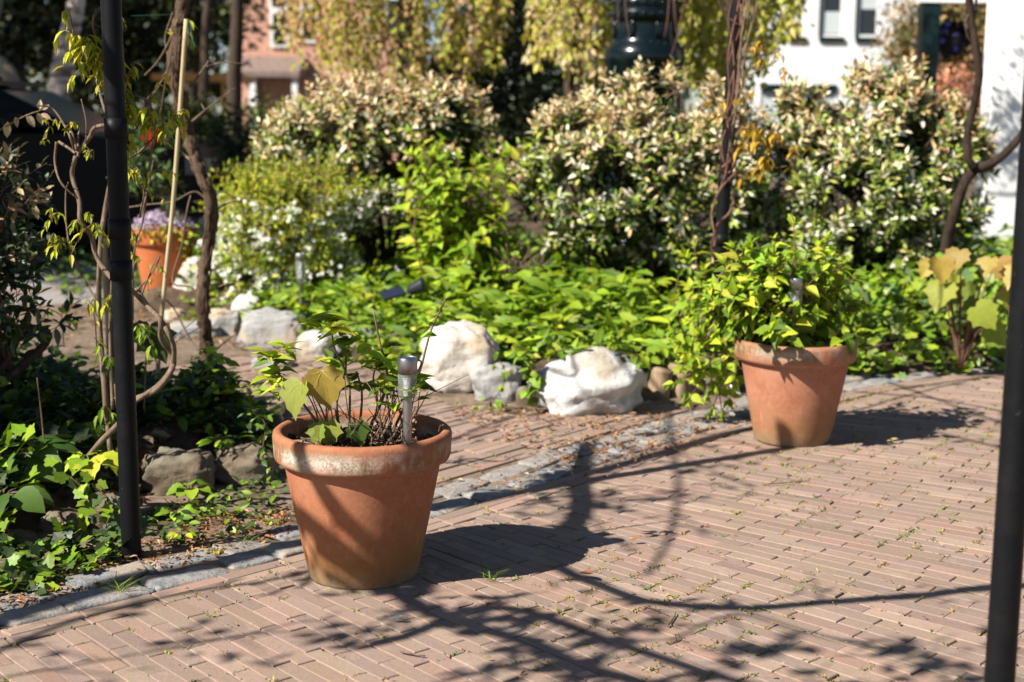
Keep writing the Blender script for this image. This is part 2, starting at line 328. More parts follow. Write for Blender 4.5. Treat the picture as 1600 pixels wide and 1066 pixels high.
# ================================================================== SETTING: ground, paving, beds
def xy(l): return [tuple(G(*p)[:2]) for p in l]
g = MB(); box(g, (-150, -20, -.5), (150, 220, -.06)); tag(g.build('ground', M['ground']), kind='structure')
KERB = [(-2.6, 2.25)]+xy([(0, 985), (690, 803), (1120, 668), (1350, 606), (1600, 575)])+[(5.0, 8.3)]
DRIVE = KERB+[(7, 8.0), (7, 1.5), (-2.6, 1.5)]
PATH = xy([(560, 800), (690, 790), (900, 733), (1060, 672), (1035, 632), (850, 652), (650, 622), (540, 575), (440, 540), (330, 525), (210, 512), (60, 462), (-120, 470), (-60, 545), (250, 600), (440, 650), (480, 730)])
BACKBED = xy([(150, 486), (330, 500), (420, 522), (520, 560), (640, 606), (740, 618), (850, 646), (1020, 636), (1110, 614), (1180, 602), (1340, 594), (1450, 588), (1580, 578), (1750, 558)])+[(6.2, 9), (6.2, 16), (-1.2, 16), (-2.6, 11)]
LEFTBED = xy([(-260, 960), (0, 862), (130, 812), (230, 762), (330, 735), (410, 722), (425, 700), (420, 675), (340, 650), (200, 635), (60, 595), (-60, 565), (-500, 540)])
def smooth(t): t = np.clip(t, 0, 1); return t*t*(3-2*t)
def nz(x, y, f, o=0.0): return np.array([noise.noise((a*f+o, b*f, o)) for a, b in zip(np.ravel(x), np.ravel(y))]).reshape(np.shape(x))
def bed_z(poly, h, x, y, edge=.35): return -.04+(h+.04)*smooth((sdist(poly, x, y)+.03)/edge)+.025*nz(x, y, 6)
def back_z(x, y): return bed_z(BACKBED, .13, np.asarray(x, float), np.asarray(y, float), .4)
def left_z(x, y): return bed_z(LEFTBED, .13, np.asarray(x, float), np.asarray(y, float), .25)
def sheet(name, zf, poly, x0, x1, y0, y1, st, m):
    xs, ys = np.arange(x0, x1, st), np.arange(y0, y1, st); X, Y = np.meshgrid(xs, ys); Z = zf(X, Y); sd = sdist(poly, X, Y)
    n = len(xs); i = np.arange(len(ys)-1)[:, None]*n+np.arange(n-1)[None]; ok = (sd[:-1, :-1] > -.15)
    f = np.stack([i, i+1, i+n+1, i+n], -1)[ok]; b = MB(); b.add(np.stack([X, Y, Z], -1).reshape(-1, 3), None, f)
    return tag(b.build(name, m, None, True), kind='structure')
sheet('back_bed_soil', back_z, BACKBED, -4, 6.4, 5.6, 16, .08, M['soil'])
sheet('left_bed_soil', left_z, LEFTBED, -4.2, -.5, 3.0, 9, .04, M['soil'])
g = MB(); box(g, (-30, 8.6, -.05), (-2.0, 24, -.032)); tag(g.build('gravel_yard', M['gravel']), kind='structure')
g = MB(); g.add([(-3.6, 1.2, -.0065), (7.2, 1.2, -.0065), (7.2, 9.4, -.0065), (-4.2, 9.4, -.0065)], None, [(0, 1, 2, 3)])
tag(g.build('sand_joints', M['joint']), kind='structure')

r = np.random.default_rng(11)
BRICKC = [(.285, .197, .156), (.275, .192, .155), (.30, .206, .162), (.265, .19, .155), (.295, .21, .167), (.28, .20, .163), (.305, .20, .155), (.265, .19, .155), (.335, .24, .185)]
CORN = []
def bricks(mb, cen, ux, L, W, hz=.0008):
    """a lot of clay pavers: every one a worn block with its own tilt"""
    n = len(cen); uy = np.stack([-ux[:, 1], ux[:, 0]], 1); L = np.broadcast_to(L, (n,)); W = np.broadcast_to(W, (n,))
    z0 = r.normal(0, hz, n); tx = r.normal(0, .003, n); ty = r.normal(0, .006, n)
    JX = r.normal(0, .0016, (4, n)); JY = r.normal(0, .0011, (4, n)); V = np.zeros((n, 12, 3)); sg = [(-1, -1), (1, -1), (1, 1), (-1, 1)]
    for ring, (ins, dz) in enumerate(((0, -.04), (0, -.0022), (.0018, 0))):
        for k, (a, b) in enumerate(sg):
            lx = a*(L/2-ins)+JX[k]; ly = b*(W/2-ins)+JY[k]
            V[:, ring*4+k, :2] = cen+ux*lx[:, None]+uy*ly[:, None]; V[:, ring*4+k, 2] = z0+dz+tx*lx+ty*ly
            if ring == 2: CORN.append(V[:, ring*4+k].copy())
    F = np.array([(8, 9, 10, 11)]+[(q*4+k, q*4+(k+1) % 4, q*4+4+(k+1) % 4, q*4+4+k) for q in (0, 1) for k in range(4)])
    f = (F[None]+(np.arange(n)*12)[:, None, None]).reshape(-1, 4)
    mb.add(V.reshape(-1, 3), None, f, np.repeat(pal(r, n, BRICKC, None, .075, .015), 12, 0))
# driveway: rows across the drive that fan round as the drive bends
b = MB(); cen = []; ux = []; LL = []; WW = []
pos = np.array([-3.0, .9]); ang = math.radians(41); row = 0
while pos[1] < 10.5:
    s = pos[0]*.74+pos[1]*.67; ang = math.radians(41+18*float(smooth((s-2.2)/2.2)))
    k = np.array([math.cos(ang), math.sin(ang)]); t = np.array([k[1], -k[0]]); da = math.radians(18)*(float(smooth((s+.0512-2.2)/2.2))-float(smooth((s-2.2)/2.2)))
    xs_ = np.linspace(-1.5, 3, 300); sdv = sdist(DRIVE, pos[0]+t[0]*xs_, pos[1]+t[1]*xs_); x = float(xs_[np.argmax(sdv > .110)]) if (sdv > .110).any() else 9
    first = True
    while x < 6.5:
        L = (.2 if row % 2 else .11)+r.normal(0, .012) if first else .2+r.normal(0, .004); first = False; c = pos+t*(x+L/2)+r.normal(0, .0012, 2)
        wdt = .0492+x*da*.8
        if wdt > .03: cen.append(c); ux.append(t); LL.append(L-.001); WW.append(min(wdt, .10)*.985)
        x += L+.0025
    pos = pos+k*.0512; row += 1
cen, ux, LL, WW = map(np.array, (cen, ux, LL, WW)); ok = sdist(DRIVE, cen[:, 0], cen[:, 1]) > .085
bricks(b, cen[ok], ux[ok], LL[ok], WW[ok])
# stretcher courses along the kerb
def along(line, off, L0, jit=.003):
    """(centre, direction, length) of blocks laid along a polyline at an offset to its left"""
    p = cat([tuple(a) for a in line], 12); seg = np.linalg.norm(np.diff(p, axis=0), axis=1); s = np.concatenate([[0], np.cumsum(seg)])
    out = []; x = r.uniform(0, .1)
    while x < s[-1]-.3:
        L = L0() if callable(L0) else L0+r.normal(0, jit); a = np.array([np.interp(x, s, p[:, i]) for i in (0, 1)]); c = np.array([np.interp(x+L, s, p[:, i]) for i in (0, 1)])
        d = (c-a)/max(np.linalg.norm(c-a), 1e-6); out.append(((a+c)/2+np.array([-d[1], d[0]])*off, d, L)); x += L+.004
    return out
for off in (-.031, -.083):
    o = along(KERB, off, .205); bricks(b, np.array([a[0] for a in o]), np.array([a[1] for a in o]), np.array([a[2]-.003 for a in o]), .049)
tag(b.build('brick_driveway', M['brick']), kind='structure')
b = MB(); o = []
for i in range(1, 50): o += along(KERB, .285+.0515*(i-1)+.026, .203)
c = np.array([a[0] for a in o]); ok = sdist(PATH, c[:, 0], c[:, 1]) > -.06
bricks(b, c[ok], np.array([a[1] for a in o])[ok], np.array([a[2]-.003 for a in o])[ok], .049, .0025)
tag(b.build('brick_path', M['brick']), kind='structure')

# kerb: two rows of granite setts, each its own stone
n = 0
for off, lab in ((.064, 'grey granite sett of the kerb row next to the brick driveway'), (.200, 'grey granite sett of the kerb row away from the driveway')):
    for c, d, L in along(KERB, off, lambda: r.uniform(.15, .29), 0):
        px = c[0]/c[1]*FPX+CX
        if px < -190 or px > 1700 or c[1] > 7.4: continue
        s = MB(); c = c+r.normal(0, .006, 2); stone(s, (c[0], c[1], r.uniform(-.042, -.035)), (L*1.0, r.uniform(.105, .135), r.uniform(.075, .092)), math.atan2(d[1], d[0])+r.normal(0, .07), n, .13, .26, 32, 17, 1.7, r.normal(0, .04))
        tag(s.build('kerb_sett', M['granite' if r.uniform() < .62 else 'granite_warm'], None, True), lab, 'kerb stone', 'granite kerb setts'); n += 1

# ------------------------------------------------------------------ rocks
def rock(x0, x1, y0, yb, d, m, label, sd, rough=.2, sq=.62, name='garden_rock', yaw=0.0, depth=.75, tilt=0.0, hi=True, freq=1.6):
    a, c = P(x0, yb, d), P(x1, yb, d); wd = (c.x-a.x); top = P((x0+x1)/2, y0, d+.03).z; dp = wd*depth; bot = -.04
    s = MB(); stone(s, ((a.x+c.x)/2, d+dp*.45, (top+bot)/2), (wd, dp, (top-bot)), yaw, sd, rough, sq, 60 if hi else 32, 40 if hi else 20, freq, tilt)
    return tag(s.build(name, m, None, True), label, 'rock')
rock(835, 1014, 560, 658, 6.02, M['white_rock'], 'large knobbly white rock at the edge of the planted bed, left of the black post', 4, .24, .78, freq=1.35, tilt=-.08)
rock(655, 775, 512, 614, 6.5, M['cream_rock'], 'tall cream boulder behind the front flower pot', 9, .2, .75)
rock(738, 815, 574, 626, 6.35, M['grey_rock'], 'small grey rock under ivy between the cream boulder and white rock', 3, .2, .6)
rock(806, 842, 606, 632, 6.25, M['brown_rock'], 'small brownish stone just left of the large white rock', 5, .2, .6, hi=False)
rock(460, 520, 520, 560, 7.35, M['limestone'], 'rounded white rock seen above the young leaves of the front pot', 6, .15, .8)
rock(512, 592, 512, 562, 7.55, M['grey_rock'], 'flat topped pale grey slab beside the rounded white rock', 8, .14, .45, depth=.5)
rock(374, 474, 489, 545, 7.75, M['grey_rock'], 'long squared grey stone block edging the back bed', 12, .22, .5, depth=.45, yaw=-.15)
rock(325, 374, 486, 528, 8.15, M['grey_rock'], 'short grey stone block left of the long edging block', 14, .22, .5, depth=.6)
rock(360, 408, 462, 492, 8.6, M['limestone'], 'domed white stone in front of the white flowering bush', 15, .12, .8)
rock(256, 288, 484, 507, 8.75, M['limestone'], 'small white stone right of the tall orange pot', 16, .2, .6)
rock(270, 338, 410, 500, 9.2, M['cream_rock'], 'beige boulder leaning behind the tall orange pot', 17, .2, .7, tilt=.3)
rock(250, 340, 508, 524, 8.05, M['grey_rock'], 'low flat grey stone lying on the path edge', 18, .15, .5, depth=.8)
rock(390, 455, 560, 582, 7.1, M['grey_rock'], 'low flat pale stone let into the path in front of the edging block', 19, .15, .5, depth=.7)
rock(215, 328, 712, 800, 4.72, M['brown_rock'], 'broad brown rock right of the front black post', 21, .2, .62, depth=.9)
rock(330, 425, 706, 782, 4.85, M['brown_rock'], 'brown rock beside the front pot, lit along its top', 22, .2, .65, depth=.9)
rock(398, 452, 632, 688, 5.7, M['brown_rock'], 'small brown rock half hidden behind the rim of the front pot', 23, .2, .6)
rock(128, 205, 775, 868, 4.32, M['brown_rock'], 'brown rock left of the foot of the front black post', 24, .22, .6)
rock(58, 132, 800, 878, 4.28, M['brown_rock'], 'brown rock overhung by ivy in the left bed', 25, .22, .6)
rock(-30, 48, 836, 905, 4.12, M['brown_rock'], 'brown rock at the left edge under a strand of ivy', 26, .22, .6)
rock(1085, 1150, 560, 618, 6.55, M['brown_rock'], 'dark brown stone at the foot of the far black post', 28, .2, .5)
t = thing('wood_stump', 'split rotting wood stump right of the large white rock', 'stump', G(1045, 628))
for i, (x0, x1, y0, yb) in enumerate(((1012, 1046, 580, 630), (1040, 1080, 574, 626), (1072, 1098, 588, 622))):
    s = MB(); d = 6.42+.05*i; a, c = P(x0, yb, d), P(x1, yb, d); top = P(x0, y0, d).z
    tube(s, [((a.x+c.x)/2, d+.05, -.03), ((a.x+c.x)/2+.01, d+.06, top*.5), ((a.x+c.x)/2+.02, d+.06, top)], ((c.x-a.x)*.52, (c.x-a.x)*.45), 14, 5, .35, i)
    s.build('split_log', M['wood_rot'], t, True)

# ------------------------------------------------------------------ terracotta pots
def pot(label, c, R, H, rimH, m, base=.62, neck=.885, soil=True, grp=None):
    c = Vector(c); t = thing('terracotta_pot', label, 'flower pot', c, grp); rb, rn = R*base, R*neck; zr = H-rimH
    b = MB(); body = [(0, .002), (rb*.9, .0), (rb-.006, .002), (rb, .012)]
    for i in range(1, 9): u = i/8; body.append((rb+(rn-rb)*(u+.06*u*(1-u)), .012+(zr-.012+.006)*u))
    lathe(b, body, c, 72, wob=.004); b.build('pot_body', m, t, True)
    b = MB(); lip = [(rn-.004, zr), (R-.016, zr), (R-.007, zr+.004), (R-.003, zr+.014), (R-.0015, zr+rimH*.5), (R, H-.016), (R-.002, H-.006), (R-.009, H), (R-.020, H+.001), (R-.027, H-.004), (R-.031, H-.014), (R-.036, H-rimH), (R-.05, H-rimH-.05)]
    lathe(b, lip, c, 72, wob=.004); b.build('rim', m, t, True)
    if soil:
        b = MB(); n = 40; zs = H-.062; prof = [(R-.034, zs-.008), (R*.6, zs+.006), (R*.3, zs+.014), (.001, zs+.016)]
        lathe(b, prof, c, 40); b.build('potting_soil', M['soil'], t, True)
        b = MB(); n = 420; rr = np.sqrt(r.uniform(0, 1, n))*(R-.045); a = r.uniform(0, 6.28, n)
        ps = np.stack([c.x+rr*np.cos(a), c.y+rr*np.sin(a), c.z+zs+.012+r.uniform(0, .014, n)], 1); ax = sph(r, n); ax[:, 2] *= .35
        cp = MB(); chip = (np.array([(-.1, 0, 0), (.1, .05, 0), (.12, .95, .03), (-.06, 1, .02), (-.1, 0, .1), (.1, .05, .09), (.12, .95, .1), (-.06, 1, .1)]), [], [(0, 3, 2, 1), (4, 5, 6, 7), (0, 1, 5, 4), (1, 2, 6, 5), (2, 3, 7, 6), (3, 0, 4, 7)])
        scatter(cp, chip, ps, ax, sph(r, n), r.uniform(.012, .045, n), pal(r, n, [(1.6, 1.4, 1.3), (.6, .55, .5), (.9, .8, .7), (2.2, 2.0, 1.8)], None, .2)); o = cp.build('bark_mulch', M['mulch'], t); o['kind'] = 'stuff'
    return t
B1 = G(568, 926); P1 = B1*(1+.155/B1.y)
B2 = G(1236, 701); P2 = B2*(1+.150/B2.y)
P3 = Vector((PX(250, 9.5), 9.5, 0))
M['pot_a'] = m_pot('terracotta_weathered', .42, (.32, .112, .048), (.39, .165, .09), (.175, .115, .03), .95, .378)
M['pot_b'] = m_pot('terracotta_pale', .42, (.34, .128, .064), (.43, .20, .125), (.24, .145, .05), .45, .385)
M['pot_c'] = m_pot('terracotta_orange', .47, (.42, .115, .036), (.46, .14, .05), (.38, .11, .035))
pot('big terracotta flower pot in front with a chalky white lime band on its rim', P1, .25, .425, .083, M['pot_a'], grp='big terracotta pots on the driveway')
pot('big terracotta flower pot at the right with lush green leaves spilling over it', P2, .243, .415, .08, M['pot_b'], grp='big terracotta pots on the driveway')
pot('tall clean orange terracotta pot in the background with lilac flowers', P3, .223, .50, .105, M['pot_c'], .6, .88)
# loose sand spilled round the foot of the front pot
for c, rr, nm in ((P1, .20, 's'), (P2, .17, 't')):
    b = MB(); n = 44; a = np.arange(n)*2*math.pi/n; ro = rr*(1+.45*np.array([noise.noise((math.cos(x)*1.5, math.sin(x)*1.5, rr*9)) for x in a]))
    V = [(c.x+ri*math.cos(x), c.y+ri*math.sin(x), z) for k, z in ((.0, .006), (.8, .005), (1.0, -.004)) for x, ri in zip(a, ro*k)]
    f = [(k*n+i, k*n+(i+1) % n, (k+1)*n+(i+1) % n, (k+1)*n+i) for k in (0, 1) for i in range(n)]; b.add(V, None, f)
    tag(b.build('sand_patch', M['sand'], None, True), kind='structure')

# ------------------------------------------------------------------ solar lights
def solar(label, base, ht, R=.029, top='steel', lens_h=.06, cap_h=.045):
    base = Vector(base); t = thing('solar_light', label, 'garden light', base); z = ht
    b = MB(); lathe(b, [(R*.46, 0), (R*.46, z-lens_h-cap_h-.004)], base, 20); b.build('stem', M['steel'], t, True)
    b = MB(); lathe(b, [(.001, z-lens_h-cap_h-.006), (R*.8, z-lens_h-cap_h-.006), (R*.95, z-lens_h-cap_h), (R*.95, z-cap_h)], base, 24); b.build('lens', M['lens'], t, True)
    b = MB(); lathe(b, [(R*.35, z-lens_h-cap_h), (R*.3, z-cap_h-.01)], base, 12); b.build('lamp_holder', M['glass_pale'], t, True)
    b = MB(); lathe(b, [(R*.9, z-cap_h), (R, z-cap_h), (R, z-.002), (R-.002, z), (R-.004, z), (R-.005, z-.002)], base, 28); b.build('cap', M['steel'], t, True)
    b = MB(); lathe(b, [(R-.005, z-.0022), (.0005, z-.0018)], base, 24); b.build('solar_panel', M['cell'], t, True)
    return t
q1 = P(638, 690, P1.y-.02); solar('steel solar garden light standing in the front terracotta pot', (q1.x, P1.y-.05, .365), P(638, 558, P1.y-.05).z-.365, .0275)
q2 = P(1241, 500, P2.y-.13); solar('solar garden light with a blue topped panel in the right pot', (q2.x, P2.y-.13, .36), P(1241, 434, P2.y-.13).z-.36, .030)
q3 = P(471, 476, 8.5); solar('slim steel solar light standing in front of the white flowering bush', (q3.x, 8.5, .05), P(471, 396, 8.5).z-.05, .032, lens_h=.11, cap_h=.04)
# black spot light with its own solar panel
c = P(628, 458, 7.7); t = thing('solar_spotlight', 'black solar spotlight with a flat panel among the ground cover', 'garden light', (c.x, 7.7, .10))
b = MB(); ax = Vector((.75, -.2, .35)).normalized(); o = P(650, 450, 7.7); o = Vector((o.x, 7.7, o.z))
tube(b, [o-ax*.05, o-ax*.03, o+ax*.045, o+ax*.05], [.018, .030, .042, .042], 20, 4); b.build('lamp_head', M['black_plastic'], t, True)
b = MB(); tube(b, [(o.x-.03, 7.7, o.z-.02), (o.x-.045, 7.7, .04)], .012, 8); b.build('bracket', M['black_plastic'], t, True)
b = MB(); e = P(614, 460, 7.68); u = Vector((.058, .01, .016)); v = Vector((-.02, .06, .012)); w_ = Vector((0, -.01, .012))
b.add([e+a*u+k*v+h*w_ for h in (0, 1) for a, k in ((-1, -1), (1, -1), (1, 1), (-1, 1))], None, [(0, 3, 2, 1), (4, 5, 6, 7), (0, 1, 5, 4), (1, 2, 6, 5), (2, 3, 7, 6), (3, 0, 4, 7)]); b.build('solar_panel', M['cell_dark'], t)

# ------------------------------------------------------------------ black steel posts
def post(label, foot, head, R, collars=(), name='steel_post'):
    foot, head = Vector(foot), Vector(head); t = thing(name, label, 'post', foot, 'black steel posts')
    b = MB(); tube(b, [foot-Vector((0, 0, .1)), foot.lerp(head, .5), head], R, 24, 8); b.build('pole', M['black_steel'], t, True)
    for u in collars:
        b = MB(); p0 = foot.lerp(head, u-.012); p1 = foot.lerp(head, u+.012); tube(b, [p0, p1], R+.0035, 24, 2); b.build('collar', M['black_steel'], t, True)
    return t
f = G(206, 868); F1 = Vector((f.x, f.y, 0)); H1 = P(172, -40, f.y); H1 = F1+(H1-F1)*(2.35/H1.z)
post('black steel post rising from the left bed, nearest of the left pair', F1, H1, .0285, (.36, .41, .53))
f = P(180, 620, 6.3); F2 = Vector((f.x, 6.3, -.05)); H2 = P(166, 372, 6.3); b = MB(); tube(b, [F2, F2.lerp(H2, .5), H2-Vector((0, 0, .05)), H2], [.027, .026, .026, .015], 12, 6, .12); tag(b.build('wooden_stake', M['stake'], None, True), 'dark weathered wooden stake standing just behind the front left post', 'stake')
f = P(1112, 590, 6.75); F3 = Vector((f.x, 6.75, 0)); H3 = P(1152, 0, 6.75); H3 = F3+(H3-F3)*(2.35/H3.z)
post('black steel post wrapped in bare vines, behind the right pot', F3, H3, .031, (.3, .42))
a_, c_ = P(1562, 1060, 2.5), P(1604, 440, 2.5); k = (a_-c_)/(a_.z-c_.z); F4 = a_-k*a_.z; H4 = F4+k*2.35
post('blurred black steel post close to the camera at the right edge', F4, H4, .0275)
# ================================================================== PLANTS
def shoots(r, fol, stems, lobes, n, k, size, tmpl, colf, up=.5, slen=.2, zmin=-.3, stemcol=(.2, .13, .07), rmin=.7, spread=1.0, hole=-.06):
    """leafy shoots over lumpy lobes: n shoots of k leaves set spirally along their end"""
    lob = np.array([l[0]+l[1] for l in [(list(a), list(b_)) for a, b_ in lobes]], float); wgt = lob[:, 3]*lob[:, 5]; li = r.choice(len(lob), n, p=wgt/wgt.sum())
    c, ra = lob[li, :3], lob[li, 3:]; u = sph(r, n, zmin); rr = rmin+(1-rmin)*np.sqrt(r.uniform(0, 1, (n, 1)))
    keep = np.array([noise.noise((q_[0]*4.2, q_[1]*4.2, q_[2]*4.2)) for q_ in c+ra*u*rr]) > hole
    c, ra, u, rr, n = c[keep], ra[keep], u[keep], rr[keep], int(keep.sum())
    p = c+ra*u*rr; ax = nrm(nrm(u/ra)*.7+np.array([0, 0, up])+r.normal(0, .3, (n, 3))); L = slen*r.uniform(.6, 1.3, n)
    if stems is not None: scatter(stems, STEM, p-ax*L[:, None]*.5, ax, perp(ax), L*1.5, np.tile(np.array(stemcol), (n, 1)))
    e1 = perp(ax); e2 = np.cross(ax, e1); ph0 = r.uniform(0, 6.28, n)
    zz_ = (lob[:, 2]-lob[:, 5]).min(), (lob[:, 2]+lob[:, 5]).max(); hz = .25*(u[:, 2]*rr[:, 0]+1)/2+.75*(p[:, 2]-zz_[0])/(zz_[1]-zz_[0])
    for j in range(k):
        t = (j+.5)/k; ph = ph0+j*2.4; rad = e1*np.cos(ph)[:, None]+e2*np.sin(ph)[:, None]
        la = nrm(rad*spread*(1.1-.55*t)+ax*(.25+.8*t)+r.normal(0, .22, (n, 3))); ln = nrm(ax*.8-rad*.2+np.array([-.3, -.25, .6])+r.normal(0, .3, (n, 3)))
        scatter(fol, tmpl, p+ax*(L*t)[:, None]+rad*.004, la, ln, size*(1.1-.5*t)*r.uniform(.7, 1.2, n), colf(n, t, hz))
def pairs(r, fol, stems, base, tips, nodes, size, tmpl, cols, w=None, stemR=.004, sag=0.0, mat_col=(1, 1, 1), start=.35, jit=.2):
    """stems with opposite leaf pairs and a tuft at the tip"""
    for b0, tp in zip(base, tips):
        b0, tp = np.array(b0), np.array(tp); L = np.linalg.norm(tp-b0); side = r.normal(0, .07*L, 3); mid = (b0+tp)/2+side+np.array([0, 0, sag*L])
        c = tube(stems, [b0, mid, tp], (stemR, stemR*.55), 6, 6, col=mat_col); m = len(c); ts = np.concatenate([np.linspace(start, .9, max(nodes, 1)), [.97, 1.0]])
        A = []; X = []; Nn = []; Z = []
        for i, t in enumerate(ts):
            k = min(int(t*(m-1)), m-2); p = c[k]+(c[k+1]-c[k])*(t*(m-1)-k); ax = nrm(c[k+1]-c[k]); e = perp(ax[None])[0]; e2 = np.cross(ax, e); ph = i*1.57+r.uniform(-.3, .3)
            for sgn in (1, -1):
                rad = sgn*(e*math.cos(ph)+e2*math.sin(ph)); A.append(p); tipf = .5 if t > .95 else 0
                X.append(rad*(1-tipf)+ax*(.35+tipf)+r.normal(0, .18, 3)+np.array([0, 0, -.1])); Nn.append(ax*.5+np.array([-.3, -.25, .7])-rad*.2+r.normal(0, .2, 3)); Z.append(size*(1-.45*(t-start)/(1-start)*(1 if t > .95 else .6))*r.uniform(.75, 1.2))
        scatter(fol, tmpl, np.array(A), np.array(X), nrm(np.array(Nn)), np.array(Z), pal(r, len(A), cols, w, jit))
def cover(r, mb, poly, zf, n, tmpl, size, cols, w=None, h=(.01, .08), tilt=.5, test=None, jit=.2, lean=(-.32, -.32, 0)):
    p = np.array(poly); lo, hi = p.min(0), p.max(0); q = r.uniform(lo, hi, (n*3, 2)); ok = sdist(poly, q[:, 0], q[:, 1]) > 0
    if test is not None: ok &= test(q)
    q = q[ok][:n]; m = len(q); z = zf(q[:, 0], q[:, 1])+r.uniform(h[0], h[1], m)*(.25+1.5*np.clip(nz(q[:, 0], q[:, 1], 4, 3)+.35, 0, 1))
    a = r.uniform(0, 6.28, m); ax = np.stack([np.cos(a), np.sin(a), r.normal(.3, .4, m)], 1); nn = np.stack([r.normal(0, tilt, m), r.normal(0, tilt, m), np.ones(m)], 1)+np.array(lean)
    scatter(mb, tmpl, np.column_stack([q, z]), ax, nrm(nn), size*r.uniform(.55, 1.25, m), pal(r, m, cols, w, jit))

YG = [(.31, .43, .018), (.39, .49, .028), (.20, .33, .016), (.46, .48, .04)]
YV = [(.50, .47, .03), (.42, .43, .022), (.34, .38, .02), (.56, .50, .04)]
GR = [(.13, .23, .014), (.18, .29, .018), (.24, .33, .02), (.08, .14, .010)]
DK = [(.025, .055, .012), (.04, .08, .015), (.055, .10, .018), (.03, .05, .015)]

# --- three big silvery shrubs of the back bed
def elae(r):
    yng = [(.74, .59, .34), (.60, .42, .20), (.80, .69, .46), (.44, .25, .10), (.70, .53, .26)]; old = [(.13, .20, .02), (.26, .33, .04), (.56, .57, .40), (.05, .08, .015), (.70, .67, .50), (.36, .40, .07)]  # old: mature greens, the darkest standing in for shade between leaves
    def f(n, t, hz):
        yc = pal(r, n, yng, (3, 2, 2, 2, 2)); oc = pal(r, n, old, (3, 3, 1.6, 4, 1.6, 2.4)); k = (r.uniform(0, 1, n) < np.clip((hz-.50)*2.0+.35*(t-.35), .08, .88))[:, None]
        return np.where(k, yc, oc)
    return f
def shrub(label, lobes, n, seed, foot, grp=None, size=.076, k=11, name='silver_leaved_shrub', colf=None, mat='leaf_silver', tmpl=NARROW, slen=.13, inner=True):
    r = np.random.default_rng(seed); foot = Vector(foot); t = thing(name, label, 'shrub', foot, grp)
    lobes = [(a, tuple(x*.93 for x in b_)) for a, b_ in lobes]; fol, st, br = MB(), MB(), MB(); cf = colf(r) if colf else elae(r)
    shoots(r, fol, st, lobes, n, k, size, tmpl, cf, .5, slen)
    if inner: shoots(r, fol, st, [(a, [x*.72 for x in b_]) for a, b_ in lobes], n//4, k, size, tmpl, lambda m, t_, hz: pal(r, m, DK+[(.09, .14, .03)]), .4, slen, -.8)  # inner leaves coloured darker in place of the shade inside the shrub
    for a, b_ in lobes:
        for q_ in range(4):
            tp = np.array(a)+np.array(b_)*sph(r, 1)[0]*.6; s = np.array(foot)+np.append(r.normal(0, .06, 2), 0)
            tube(br, [s, (s+tp)/2+r.normal(0, .08, 3), tp], (.022, .006), 7, 6, .2, q_)
    fol.build('foliage', M[mat], t); st.build('shoots', M['twig'], t); br.build('branches', M['bark_dark'], t, True); return t
def lobe(px, py, d, rx, rz, ry=None): return (tuple(P(px, py, d)), (wpx(rx, d), wpx(ry or rx*.8, d), wpx(rz, d)))
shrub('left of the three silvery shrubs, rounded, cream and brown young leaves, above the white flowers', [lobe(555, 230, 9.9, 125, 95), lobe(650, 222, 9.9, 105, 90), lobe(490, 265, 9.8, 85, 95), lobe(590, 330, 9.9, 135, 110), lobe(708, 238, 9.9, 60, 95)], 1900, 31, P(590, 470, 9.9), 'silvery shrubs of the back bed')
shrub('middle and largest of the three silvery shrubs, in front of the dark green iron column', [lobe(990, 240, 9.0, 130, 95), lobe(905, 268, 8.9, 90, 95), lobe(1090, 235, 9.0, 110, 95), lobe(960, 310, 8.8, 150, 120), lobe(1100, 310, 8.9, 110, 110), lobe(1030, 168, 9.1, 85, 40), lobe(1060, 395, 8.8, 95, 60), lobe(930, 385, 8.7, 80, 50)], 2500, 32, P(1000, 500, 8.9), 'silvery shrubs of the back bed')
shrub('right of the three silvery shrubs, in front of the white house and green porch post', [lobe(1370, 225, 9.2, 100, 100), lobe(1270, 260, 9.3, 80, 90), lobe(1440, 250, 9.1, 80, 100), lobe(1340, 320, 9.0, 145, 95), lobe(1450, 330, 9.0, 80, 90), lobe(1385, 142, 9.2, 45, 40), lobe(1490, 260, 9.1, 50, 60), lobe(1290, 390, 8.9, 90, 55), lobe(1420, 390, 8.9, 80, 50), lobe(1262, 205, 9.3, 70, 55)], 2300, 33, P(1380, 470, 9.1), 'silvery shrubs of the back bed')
# silvery shrub at the left edge, close to the camera
def elae_dark(r):
    yng = [(.36, .22, .10), (.46, .33, .17), (.30, .20, .10)]; old = [(.035, .06, .02), (.05, .08, .025), (.14, .17, .11), (.03, .05, .015)]
    def f(n, t, hz):
        k = (r.uniform(0, 1, n) < np.clip((hz-.5)*1.3, .02, .8))[:, None]; return np.where(k, pal(r, n, yng), pal(r, n, old))
    return f
shrub('dark leaved shrub cut by the left edge, brown young leaves at its top', [lobe(-20, 330, 4.9, 70, 90, 60), lobe(5, 460, 4.9, 80, 90, 70), lobe(-60, 420, 4.9, 90, 130, 80), lobe(45, 510, 5.0, 60, 55, 50)], 230, 34, P(-20, 620, 4.9), None, .062, 9, 'edge_shrub', elae_dark, slen=.13)
r = np.random.default_rng(35); t = thing('leafy_shoot', 'long arching brown shoot with a few cream backed leaves at the left edge', 'shoot', P(-60, 240, 4.8))
fo, st = MB(), MB(); pl = [P(-60, 240, 4.8), P(0, 203, 4.8), P(38, 182, 4.8), P(66, 172, 4.8)]; c = tube(st, pl, (.004, .002), 7)
nb = [P(*a, 4.8) for a in ((12, 190), (24, 183), (42, 178), (58, 176), (62, 172), (64, 178), (66, 172))]; dr = [(-.1, 0, -1), (.2, -.2, -.8), (.5, 0, -.9), (.4, .2, -1), (.1, 0, .9), (.9, 0, -.4), (.6, .1, .5)]
